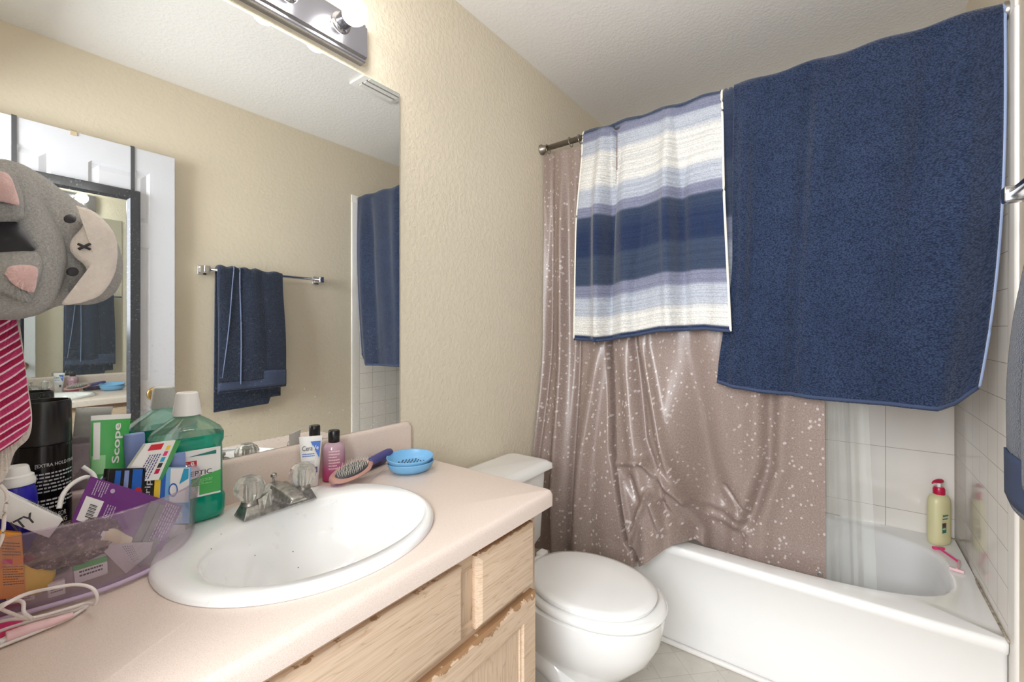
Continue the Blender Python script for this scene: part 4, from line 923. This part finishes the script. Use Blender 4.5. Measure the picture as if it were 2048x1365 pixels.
# ------------------------------------------------------------------ clear organizer bin
BO = [(-0.020, -0.215), (0.03, -0.222), (0.10, -0.238), (0.16, -0.248), (0.22, -0.238), (0.272, -0.210), (0.306, -0.170), (0.322, -0.132), (0.305, -0.119), (0.25, -0.118), (0.225, -0.070), (0.12, -0.035), (0.0, -0.035), (-0.022, -0.06), (-0.026, -0.14)]
pp = smoothpath([Vector((a, b, 0)) for a, b in BO]+[Vector((BO[0][0], BO[0][1], 0))], 6)[:-1]
cB = Vector((0.14, -0.14, 0)); zB = ZT+0.001
def bring(k_, z, slope=0.0):
    out = []
    for p_ in pp:
        v_ = cB+(p_-cB)*k_; v_.z = z+slope*max(0, min(1, (v_.y+0.140)/0.09)); out.append(v_)
    return out
bn = thing('organizer_bin', 'clear purple-tinted plastic bin full of toiletries on the left of the countertop', 'bin', (0.14, -0.14, zB))
loft('bin_wall', [bring(0.90, zB), bring(0.955, zB+0.002), bring(0.965, zB+0.008), bring(0.985, zB+0.055, 0.25*0.07), bring(1.02, zB+0.114, 0.075), bring(1.026, zB+0.116, 0.075), bring(1.014, zB+0.117, 0.075), bring(0.975, zB+0.055, 0.25*0.07), bring(0.95, zB+0.010), bring(0.90, zB+0.005)], 'bin', bn, True, True)
rimp = bring(1.021, zB+0.117, 0.075); tube('bin_rim', rimp+[rimp[0]], 0.0016, M['bin'], bn, 0, 6)
footp = bring(0.965, zB+0.006); tube('bin_foot', footp+[footp[0]], 0.0035, 'pale_lilac', bn, 0, 8)
zi = zB+0.006
# hairspray can
hc = thing('hairspray_can', 'tall black hairspray can with dark cap at the back left of the clear bin', 'can', (0.128, -0.085, zi))
q = T(0.121, -0.088, zi)
lathe('can_body', [(0.0315, 0), (0.0335, 0.003), (0.0335, 0.200), (0.0325, 0.205)], 'can', hc, q, n=48)
lathe('cap', [(0.0332, 0.206), (0.0338, 0.208), (0.0330, 0.270), (0.0315, 0.275), (0.0295, 0.275), (0.0290, 0.269), (0.004, 0.268)], 'black', hc, q, n=48)
cm = lambda a0, a1, z1, z0, r=0.0342: (lambda a, b: q @ Vector((r*math.cos(D(lerp(a0, a1, a))), r*math.sin(D(lerp(a0, a1, a))), lerp(z1, z0, b))))
text_map('lettering', '[EXTRA HOLD FINISH', cm(248, 345, 0.178, 0.171), 'greylabel', hc, 0.01)
lines_geo(6, 12, cm(245, 335, 0.164, 0.130), 'greylabel', 'small_print', hc); lines_geo(3, 13, cm(250, 335, 0.122, 0.104), 'white', 'small_print', hc)
text_map('lettering', 'SCAN FOR', cm(262, 312, 0.097, 0.089), 'white', hc, 0.005); text_map('lettering', 'STYLING', cm(262, 315, 0.086, 0.078), 'white', hc, 0.02); text_map('lettering', 'ADVICE', cm(266, 310, 0.075, 0.069), 'greylabel', hc)
# dark purple bottle and blue nasal bottle
def round_bottle(name, lab, x, y, z, r, h, mb, prof_cap, tilt=0):
    t_ = thing(name, lab, 'bottle', (x, y, z)); q_ = T(x, y, z) @ R(tilt, 'Y')
    lathe('bottle_body', [(r*0.92, 0), (r, 0.004), (r, h*0.86), (r*0.93, h*0.95), (r*0.82, h)], mb, t_, q_, n=40)
    lathe('cap', [(a*r, h+b) for a, b in prof_cap], 'white', t_, q_, n=40); return t_, q_
capp = [(0.84, 0.0005), (0.92, 0.001), (0.93, 0.007), (0.86, 0.009), (0.84, 0.014), (0.68, 0.016), (0.60, 0.026), (0.54, 0.028), (0.1, 0.0285)]
t_, q = round_bottle('vitamin_bottle', 'dark purple bottle with white cap, half hidden behind the striped robe hem', 0.055, -0.075, zi, 0.024, 0.178, 'dark_purple', capp)
t_, q = round_bottle('nasal_spray_bottle', 'royal blue bottle with ribbed white cap in front of the black hairspray can', 0.084, -0.165, zi, 0.0225, 0.163, 'deep_blue', capp)
cm = lambda a0, a1, z1, z0, r=0.0233: (lambda a, b: q @ Vector((r*math.cos(D(lerp(a0, a1, a))), r*math.sin(D(lerp(a0, a1, a))), lerp(z1, z0, b))))
text_map('lettering', 'Ocean', cm(268, 345, 0.138, 0.120), 'white', t_, 0.02); lines_geo(2, 6, cm(285, 345, 0.114, 0.103), 'white', 'small_print', t_)
# toothpaste tube, cap down
tp = thing('toothpaste_tube', 'green, white and blue toothpaste tube standing crimp-up in the clear bin', 'toothpaste tube', (0.205, -0.10, zi))
Tt, Tb = (at(186, 832, y=-0.070)+at(258, 828, y=-0.070))/2, at(213, 985, y=-0.095)
ax = (Tt-Tb).normalized(); q = frame(Tb, ax, (1, 0, 0)); hh = (Tt-Tb).length
lathe('cap', [(0.014, -0.055), (0.015, -0.053), (0.013, -0.03), (0.008, -0.028)], 'white', tp, q)
W0, W1 = 0.0215, 0.0275
def tubep(a, b, lift=0.0007):
    """across -1..1, along 0..1 from the shoulder to the crimp, front side"""
    wx = lerp(W0, W1, b); dd = lerp(0.017, 0.0015, b**1.2); return q @ Vector((wx*a, -(dd*math.sqrt(max(0, 1-a*a*0.98))+lift), lerp(-0.025, hh, b)))
rings = []
for i in range(11):
    t = i/10; a = lerp(W0, W1, t); b = lerp(0.017, 0.0013, t**1.2); rings.append([q @ Vector((a*math.cos(2*PI*j/32), b*math.sin(2*PI*j/32), lerp(-0.025, hh, t))) for j in range(32)])
loft('tube_body', rings, 'white', tp)
def patch(name, a0, b0, a1, b1, m_, par, lift=0.0008, fn=None, n=10):
    fn = fn or (lambda a, b: tubep(a, b, lift)); vs = [fn(lerp(a0, a1, i/n), lerp(b0, b1, j/n)) for j in range(n+1) for i in range(n+1)]
    return obj(name, vs, [(j*(n+1)+i, j*(n+1)+i+1, (j+1)*(n+1)+i+1, (j+1)*(n+1)+i) for j in range(n) for i in range(n)], m_, par, True)
patch('green_print', -0.99, 0.0, 0.99, 0.95, 'green', tp, 0.0006)['label'] = 'green printed front'
patch('crimp', -1.0, 0.945, 1.0, 1.0, 'white', tp); patch('blue_band', -0.97, 0.0, 0.97, 0.40, 'blue', tp, fn=lambda a, b: tubep(a, b*(0.72+0.28*(a+1)/2)/1.0, 0.0008))
patch('white_stripe', -0.88, 0.52, -0.55, 0.92, 'white', tp, 0.001); patch('pale_swirl', -0.95, 0.36, -0.25, 0.56, 'palegreen', tp, 0.0009)
text_map('lettering', 'Scope', lambda a, b: tubep(lerp(0.08, 0.62, b), lerp(0.46, 0.90, a), 0.0016), 'white', tp, 0.02)
text_map('lettering', 'Crest', lambda a, b: tubep(lerp(-0.55, 0.6, a), lerp(0.34, 0.22, b), 0.0022), 'white', tp, 0.02)
# two blue-lavender deodorant sticks
def stick(name, u0, u1, v, y, lab):
    a, b = at(u0, v, y=y), at(u1, v, y=y); c = (a+b)/2; r = (b-a).length/2; t_ = thing(name, lab, 'deodorant', (c.x, y, zi))
    loft('stick_body', [ring(c.x, c.y, z, r*k_, r*0.7*k_, 36, 2.5) for k_, z in ((0.95, zi), (1, zi+0.003), (1, c.z-0.06))], 'white', t_, autos=60)
    loft('stick_cap', [ring(c.x, c.y, z, r*k_, r*0.7*k_, 36, 2.5) for k_, z in ((1.01, c.z-0.0595), (1.01, c.z-0.003), (0.95, c.z), (0.4, c.z+0.001))], 'lav', t_, autos=60)
stick('deodorant_stick', 248, 289, 868, -0.088, 'blue-lavender deodorant stick behind the toothpaste tube')
stick('deodorant_stick', 338, 370, 908, -0.126, 'blue-lavender deodorant stick in front of the mouthwash label')
# white carton with red mark and colour chips
cq = [at(*a) for a in ()]
def Q4(pts, ys): return [at(u, v, y=yy) for (u, v), yy in zip(pts, ys)]
def Q(pts, y0, y1=None):
    """four corner pixels (TL, TR, BR, BL); top pair on y0, bottom pair on y1"""
    y1 = y0 if y1 is None else y1; ys = (y0, y0, y1, y1); return [at(u, v, y=yy) for (u, v), yy in zip(pts, ys)]
wt = thing('whitening_carton', 'narrow white carton with a red mark and colour chips, tilted behind the strips box', 'box', at(300, 940, y=-0.165))
cq = Q([(292, 889), (352, 881), (318, 960), (238, 968)], -0.162, -0.170); prism('carton', cq, 0.016, 'white', wt)
eq = Q([(352, 881), (366, 884), (330, 962), (318, 960)], -0.162, -0.170); eq[1].y += 0.012; eq[2].y += 0.012; prism('green_side', [p_+Vector((0.0003, -0.0006, 0)) for p_ in eq], 0.001, 'green', wt)
prism('red_mark', sub(cq, 0.20, 0.04, 0.62, 0.20), 0.0005, 'red', wt)
for i, m_ in enumerate(('yellow', 'hotpink', 'cyan', 'ink', 'crimson')): prism('colour_chip', sub(cq, 0.78, 0.12+i*0.15, 0.90, 0.24+i*0.15), 0.0005, m_, wt)
s4 = sub(cq, 0.34, 0.32, 0.72, 0.95); lines_geo(5, 7, lambda a, b: bil(s4, b, a), 'navyhandle', 'small_print', wt)
# whitening strips box
bxs = thing('strips_box', 'black, blue and yellow boxed strips leaning upright in the clear bin', 'box', at(300, 1000, y=-0.185))
sq = Q4([(218, 938), (382, 934), (378, 1050), (205, 1052)], (-0.186, -0.140, -0.152, -0.198)); prism('box_body', sq, 0.012, 'black', bxs, 0.001)
prism('blue_panel', sub(sq, 0.64, 0.0, 1.0, 0.98), 0.0005, 'sky', bxs); prism('white_panel', sub(sq, 0.72, 0.02, 0.975, 0.62, 0.0010), 0.0005, 'white', bxs)
prism('yellow_band', sub(sq, 0.525, 0.0, 0.60, 0.98), 0.0005, 'yellow', bxs); prism('blue_band', sub(sq, 0.60, 0.0, 0.66, 0.98, 0.0009), 0.0005, 'blue', bxs)
prism('blue_block', sub(sq, 0.26, 0.02, 0.37, 0.50), 0.0005, 'blue', bxs); prism('blue_block', sub(sq, 0.07, 0.04, 0.13, 0.7), 0.0005, 'blue', bxs); prism('blue_block', sub(sq, 0.17, 0.04, 0.22, 0.7), 0.0005, 'lav', bxs)
s5 = sub(sq, 0.41, 0.12, 0.50, 0.62); text_map('lettering', 'strips', lambda a, b: bil(s5, b, 1-a), 'greylabel', bxs, 0.01)
cc = sub(sq, 0.70, 0.28, 0.82, 0.52, 0.0016); obj('emblem_ring', [bil(cc, .5+.5*math.cos(2*PI*i/20)*r_, .5+.5*math.sin(2*PI*i/20)*r_) for r_ in (1, .78) for i in range(20)], [(i, (i+1) % 20, 20+(i+1) % 20, 20+i) for i in range(20)], 'blue', bxs, False)
cc2 = sub(sq, 0.29, 0.34, 0.38, 0.52, 0.0014); obj('red_roundel', [bil(cc2, .5+.5*math.cos(2*PI*i/20), .5+.5*math.sin(2*PI*i/20)) for i in range(20)], [tuple(range(20))], 'red', bxs, False)
bb = sub(sq, 0.84, 0.03, 0.96, 0.30, 0.0016); prism('blue_arrow', [bb[1], bb[0].lerp(bb[1], 0.45), bb[3], bb[2].lerp(bb[1], 0.35)], 0.0004, 'cyan', bxs)
s6 = sub(sq, 0.82, 0.78, 0.90, 0.97, 0.0012); text_map('lettering', '30', lambda a, b: bil(s6, b, 1-a), 'greylabel', bxs, 0.03)
# purple hair-clip card
pc = thing('purple_card', 'purple backing card with barcode sticker lying tilted over the bin front', 'package', at(250, 1040, y=-0.215))
pq = Q4([(182, 953), (366, 1012), (322, 1104), (143, 1044)], (-0.208, -0.172, -0.186, -0.222)); prism('card', pq, 0.0012, 'purple', pc)
prism('barcode_sticker', sub(pq, 0.03, 0.42, 0.20, 0.94), 0.0004, 'white', pc)
s7 = sub(pq, 0.09, 0.55, 0.16, 0.84, 0.001)
obj('barcode', [bil(s7, a, b_) for i in range(9) for a, b_ in ((0, i/9), (1, i/9), (1, i/9+(0.04 if i % 2 else 0.07)), (0, i/9+(0.04 if i % 2 else 0.07)))], [(i*4, i*4+1, i*4+2, i*4+3) for i in range(9)], 'dark_grey', pc, False)
s8 = sub(pq, 0.06, 0.04, 0.19, 0.36); lines_geo(6, 21, lambda a, b: bil(s8, b, a), 'pale_lilac', 'small_print', pc)
s9 = sub(pq, 0.24, 0.45, 0.34, 0.98); lines_geo(4, 22, lambda a, b: bil(s9, b, a), 'pale_lilac', 'small_print', pc)
sa = sub(pq, 0.80, 0.05, 0.97, 0.88); lines_geo(6, 23, lambda a, b: bil(sa, b, a), 'pale_lilac', 'small_print', pc)
for k_, (a, b) in enumerate(((0.235, 0.16), (0.35, 0.80), (0.345, 0.96))):
    c4 = sub(pq, a-0.022, b-0.05, a+0.022, b+0.05); obj('round_mark', [bil(c4, .5+.5*math.cos(2*PI*i/16), .5+.5*math.sin(2*PI*i/16)) for i in range(16)], [tuple(range(16))], 'pale_lilac', pc, False)
prism('grey_hair_clip', sub(pq, 0.63, 0.12, 0.72, 1.12, 0.004), 0.003, 'grey_card', pc, 0.001); prism('grey_hair_clip', sub(pq, 0.73, 0.12, 0.79, 1.15, 0.004), 0.003, 'grey_card', pc, 0.001)
# white carton at the left ("ITY")
wb = thing('white_carton', 'white carton with black letters lying slanted across the bin at the far left', 'box', at(60, 1010, y=-0.225))
fq = Q4([(-60, 953), (127, 1040), (98, 1078), (-60, 1015)], (-0.228, -0.222, -0.220, -0.225)); prism('carton', fq, 0.020, 'white', wb, 0.0015)
f_ = [p_+Vector((0, -0.003, 0)) for p_ in Q4([(18, 1046), (62, 1024), (76, 1040), (32, 1062)], (-0.228,)*4)]; text_map('lettering', 'ITY', lambda a, b: bil(f_, a, b), 'ink', wb, 0.02)
tt = [fq[0].lerp(fq[1], .60)+Vector((0, .004, .0012)), fq[0].lerp(fq[1], .94)+Vector((0, .004, .0012))]
text_map('lettering', "WE'RE GOOD TO GO", lambda a, b: tt[0].lerp(tt[1], a)+Vector((0, 0.009*(1-b), 0.004*(1-b))), 'ink', wb, 0.0)
# white headband ring
hd = tube('headband', [at(u, v, y=y) for u, v, y in ((118, 1018, -0.205), (126, 990, -0.200), (145, 968, -0.195), (172, 955, -0.19), (190, 962, -0.165), (185, 948, -0.150), (165, 934, -0.145))], 0.0032, 'white', None, 6, 10, 1.0)
props(hd, 'white plastic headband curving behind the purple card in the bin', 'headband')
# inside the bin, seen through its front
og = thing('orange_package', 'orange and yellow printed package standing at the left inside the bin', 'package', at(30, 1150, y=-0.205))
oq = Q([(-70, 1058), (44, 1068), (52, 1195), (-70, 1210)], -0.222, -0.214); prism('pouch', oq, 0.010, 'orange', og, 0.002)
s_ = sub(oq, 0.62, 0.50, 0.98, 0.80); lines_geo(8, 31, lambda a, b: bil(s_, a, b), 'ink', 'small_print', og, 0.3); s_2 = sub(oq, 0.62, 0.14, 0.95, 0.36); lines_geo(5, 32, lambda a, b: bil(s_2, a, b), 'ink', 'small_print', og, 0.3)
prism('pink_mark', sub(oq, 0.62, 0.40, 0.80, 0.47), 0.0005, 'hotpink', og)
c_ = at(68, 1145, y=-0.200); props(loft('yellow_sponge', [ring(c_.x, c_.y+0.0, c_.z+dz, 0.023*k_, 0.012*k_, 30) for k_, dz in ((0.15, -0.034), (0.7, -0.028), (0.95, -0.014), (1, 0), (0.92, 0.014), (0.65, 0.027), (0.12, 0.033))], 'yellow'), 'rounded yellow sponge inside the bin beside the orange package', 'sponge')
bh = at(108, 1075, y=-0.205)
def lump(name, c, a, b, h, m_, lab, cat, seed=1, amp=0.2, n=36):
    rd = random.Random(seed); rs_ = []
    for i in range(13):
        t = i/12*PI; rs_.append([Vector((c[0]+(a*math.sin(t)+0.0008)*math.cos(2*PI*j/n)*rd.uniform(1-amp, 1+amp), c[1]+(b*math.sin(t)+0.0008)*math.sin(2*PI*j/n)*rd.uniform(1-amp, 1+amp), c[2]-h*math.cos(t)+rd.uniform(-amp, amp)*0.01)) for j in range(n)])
    return props(loft(name, rs_, m_, None, smooth=False), lab, cat)
lump('bristle_brush_head', at(150, 1085, y=-0.212), 0.046, 0.012, 0.034, 'bag', 'tangled dark brown bristly brush head inside the bin front', 'brush', 5, 0.25)
ppx = thing('pink_compact', 'hot pink plastic pouch inside the bin under the brush', 'pouch', at(165, 1110, y=-0.19))
prism('pouch', Q([(142, 1098), (196, 1090), (206, 1150), (148, 1160)], -0.190), 0.008, 'hotpink', ppx, 0.002)
wj = round_bottle('white_jar', 'small white cap bottle lying among things at the front of the bin', 0, 0, 0, 0.001, 0.001, 'white', capp)[0]
for c in list(wj.children): bpy.data.objects.remove(c)
bpy.data.objects.remove(wj)
tube_ = thing('cream_tube', 'small cream-coloured tube lying under the purple card in the bin', 'tube', at(225, 1070, y=-0.215))
tube('tube_body', [at(204, 1071, y=-0.214), at(222, 1070, y=-0.214), at(240, 1078, y=-0.208), at(256, 1084, y=-0.204)], lambda t: 0.0085+0.001*math.sin(5*t), 'lotion', tube_, 5, 16); 
tube('tube_cap', [at(197, 1070, y=-0.2145), at(205, 1071, y=-0.214)], 0.0092, 'white', tube_, 0, 16)
gr = thing('foil_packet', 'silvery foil packet with punched holes inside the right end of the bin', 'packet', at(255, 1115, y=-0.21))
gq = Q([(192, 1088), (306, 1085), (300, 1108), (252, 1148)], -0.213, -0.215); prism('packet', gq, 0.002, 'silverfoil', gr)
obj('punched_dots', [bil(sub(gq, 0.40, 0.15, 0.62, 0.9), a/5+dx_, b/8+dz_) for a in range(5) for b in range(8) for dx_, dz_ in ((0, 0), (0.07, 0), (0.07, 0.05), (0, 0.05))], [(i*4, i*4+1, i*4+2, i*4+3) for i in range(40)], 'ink', gr, False)
gc = thing('grey_comb', 'grey plastic comb handle slanting down inside the right end of the bin', 'comb', at(270, 1130, y=-0.20)); prism('comb_handle', Q([(310, 1075), (322, 1082), (282, 1134), (272, 1128)], -0.190, -0.205), 0.004, 'grey_card', gc, 0.001)
def carton(name, lab, pts, y, m_, th=0.014, stripe=None, cat='box'):
    t_ = thing(name, lab, cat, at(pts[3][0], pts[3][1], y=y)); qd = Q(pts, y); prism('carton', qd, th, m_, t_, 0.0006)
    if stripe: prism('stripe', sub(qd, *stripe[0]), 0.0005, stripe[1], t_)
    s_ = sub(qd, 0.15, 0.35, 0.85, 0.75); lines_geo(2, len(lab), lambda a, b: bil(s_, a, b), 'ink', 'small_print', t_); return t_
carton('small_carton', 'little white and green carton at the bottom of the bin', [(146, 1132), (214, 1112), (216, 1148), (150, 1170)], -0.208, 'white', 0.012, ((0, 0, 1, 0.3), 'green'))
carton('small_carton', 'plain white packet at the bin bottom behind the cable', [(95, 1172), (130, 1160), (131, 1188), (97, 1198)], -0.212, 'paper', 0.008)
carton('small_carton', 'white flat packet left of the other one at the bin bottom', [(12, 1190), (68, 1184), (70, 1200), (14, 1212)], -0.205, 'paper', 0.008)

# white charger cable and pink item in front of the bin
cbz = ZT+0.0045
cpts = [at(-30, 1250, y=-0.262), at(2, 1216, z=0.908), at(50, 1190, z=0.908), at(100, 1178, z=0.880), at(150, 1170, z=0.875), at(182, 1176, z=0.868), at(194, 1192, z=0.856), at(190, 1209, z=0.842), at(170, 1208, z=0.838), at(130, 1220, z=0.838), at(70, 1236, z=0.842), at(20, 1240, z=0.846), at(-20, 1250, z=0.842)]
cbl = thing('charger_cable', 'white charging cable looped on the countertop in front of the clear bin', 'cable', at(100, 1210, z=ZT))
tube('cable_loop', cpts, 0.0021, 'cablewhite', cbl, 8, 10)
tube('cable_loop', [at(-30, 1200, z=0.858), at(0, 1218, z=0.858), at(35, 1232, z=0.856), at(62, 1238, z=0.850), at(48, 1225, z=0.864), at(46, 1206, z=0.868), at(28, 1202, z=0.868), at(0, 1212, z=0.864), at(-30, 1230, z=0.86)], 0.0021, 'cablewhite', cbl, 8, 10)
tube('cable_loop', [at(-30, 1275, z=0.836), at(20, 1256, z=0.834), at(90, 1236, z=0.832), at(150, 1222, z=0.832), at(172, 1210, z=0.832)], 0.0021, 'cablewhite', cbl, 8, 10)
tube('cable_loop', [at(-30, 1306, z=0.830), at(20, 1286, z=0.830), at(80, 1262, z=0.830), at(140, 1236, z=0.830), at(176, 1212, z=0.831)], 0.0021, 'cablewhite', cbl, 8, 10)
tube('cable_loop', [at(0, 930+40, y=-0.262), at(14, 990, y=-0.262), at(9, 1030, y=-0.262), at(3, 1080, y=-0.262), at(-20, 1120, y=-0.262)], 0.0021, 'cablewhite', cbl, 8, 10)
box('plug', (-0.006, -0.004, -0.003), (0.008, 0.004, 0.003), 'white', cbl, 0.001, mtx=T(*at(8, 1282, z=0.832)) @ R(D(30), 'Z'))
bk = thing('blush_hairbrush', 'blush pink and white flat gadget lying on the countertop among the cable loops', 'gadget', at(70, 1265, z=ZT))
tube('gadget_body', [at(12, 1276, z=0.8345), at(50, 1262, z=0.8345), at(100, 1246, z=0.8345), at(146, 1230, z=0.8345)], lambda t: 0.0075-0.004*t*t, 'blush', bk, 6, 14, 0.9)
props(prism('magenta_pouch', [at(-60, 1230, z=0.831), at(30, 1232, z=0.831), at(52, 1248, z=0.830), at(20, 1270, z=0.828), at(-60, 1290, z=0.828)], 0.0018, 'hotpink', None), 'flat hot pink pouch under the white cable at the left edge', 'pouch')

# ------------------------------------------------------------------ plush hood and striped robe on the entry wall
def O(pts, y): return [at(u, v, y=y) for u, v in pts]
ro = thing('striped_robe', 'magenta robe with thin white diagonal stripes hanging at the far left', 'robe', (0.03, -0.22, 1.05))
pillow('lining', O([(-90, 470), (10, 520), (38, 640), (54, 760), (64, 830), (58, 875), (30, 905), (8, 960), (-40, 985), (-90, 985)], -0.205), 0.006, 'cream_felt', ro, 0.02)
pillow('striped_front', O([(-90, 450), (-20, 450), (12, 520), (33, 640), (48, 720), (58, 800), (61, 845), (40, 878), (0, 905), (-40, 935), (-90, 955)], -0.225), 0.010, 'robe', ro, 0.012)
hdp = thing('plush_hood', 'grey plush animal hood with cream muzzle and pink ears hanging at the far left', 'hood', (0.09, -0.25, 1.24))
YH = -0.235
pillow('hood_body', O([(-60, 330), (20, 322), (75, 345), (130, 385), (180, 420), (222, 460), (243, 510), (245, 552), (228, 588), (190, 608), (120, 612), (70, 632), (10, 640), (-60, 620)], YH), 0.050, 'grey_fur', hdp, 0.05, 9)
pillow('cream_muzzle', O([(152, 411), (187, 423), (214, 447), (231, 473), (235, 505), (229, 549), (205, 587), (176, 602), (146, 609), (123, 608), (146, 583), (164, 562), (173, 544), (167, 529), (152, 517), (141, 502), (140, 488), (147, 474), (161, 459), (168, 442), (164, 426)], YH-0.058), 0.012, 'cream_felt', hdp, 0.030, 9, ctr=at(190, 520, y=YH-0.058))
pillow('brim', O([(-60, 325), (0, 318), (38, 330), (72, 370), (100, 430), (126, 475), (134, 515), (128, 560), (108, 605), (70, 630), (30, 634), (-60, 640), (-60, 600), (10, 590), (60, 570), (74, 520), (66, 470), (30, 445), (-60, 440)], YH-0.050), 0.036, 'grey_fur', hdp, 0.03, 7, ctr=at(60, 500, y=YH-0.050))
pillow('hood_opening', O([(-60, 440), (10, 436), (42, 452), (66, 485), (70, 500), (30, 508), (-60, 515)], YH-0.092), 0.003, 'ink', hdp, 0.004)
for pts, dz in (([(-60, 345), (-10, 330), (22, 340), (42, 380), (48, 420), (40, 442), (0, 446), (-60, 450)], 0), ([(-60, 505), (0, 503), (60, 502), (80, 512), (84, 540), (72, 580), (60, 605), (30, 600), (0, 585), (-60, 570)], 0)):
    pillow('ear', O(pts, YH-0.090), 0.014, 'grey_fur', hdp, 0.01)
pillow('ear_lining', O([(-60, 352), (-10, 342), (18, 350), (32, 380), (38, 410), (20, 408), (-10, 402), (-60, 400)], YH-0.106), 0.004, 'pink_felt', hdp, 0.003)
pillow('ear_lining', O([(8, 548), (18, 534), (42, 530), (66, 532), (76, 540), (74, 560), (68, 584), (50, 582), (25, 568)], YH-0.106), 0.005, 'pink_felt', hdp, 0.003)
for u, v in ((140, 438), (145, 544)):
    c = [(u+13*math.cos(2*PI*i/10), v+9*math.sin(2*PI*i/10)) for i in range(10)]
    pillow('eye', O(c, YH-0.068), 0.003, 'ink', hdp, 0.004)
for a, b in (((156, 488), (180, 499)), ((157, 499), (180, 488))): tube('stitched_nose', [at(*a, y=YH-0.073), at((a[0]+b[0])/2, (a[1]+b[1])/2, y=YH-0.075), at(*b, y=YH-0.073)], 0.0018, 'ink', hdp, 3, 8)
hk = thing('wall_hook', 'chrome wall hook holding the plush hood and robe at the far left', 'hook', (XE+0.004, -0.22, 1.42)); tube('hook_arm', [(XE+0.001, -0.22, 1.42), (XE+0.03, -0.22, 1.40), (XE+0.05, -0.22, 1.41), (XE+0.055, -0.22, 1.43)], 0.004, 'chrome', hk, 5, 10)
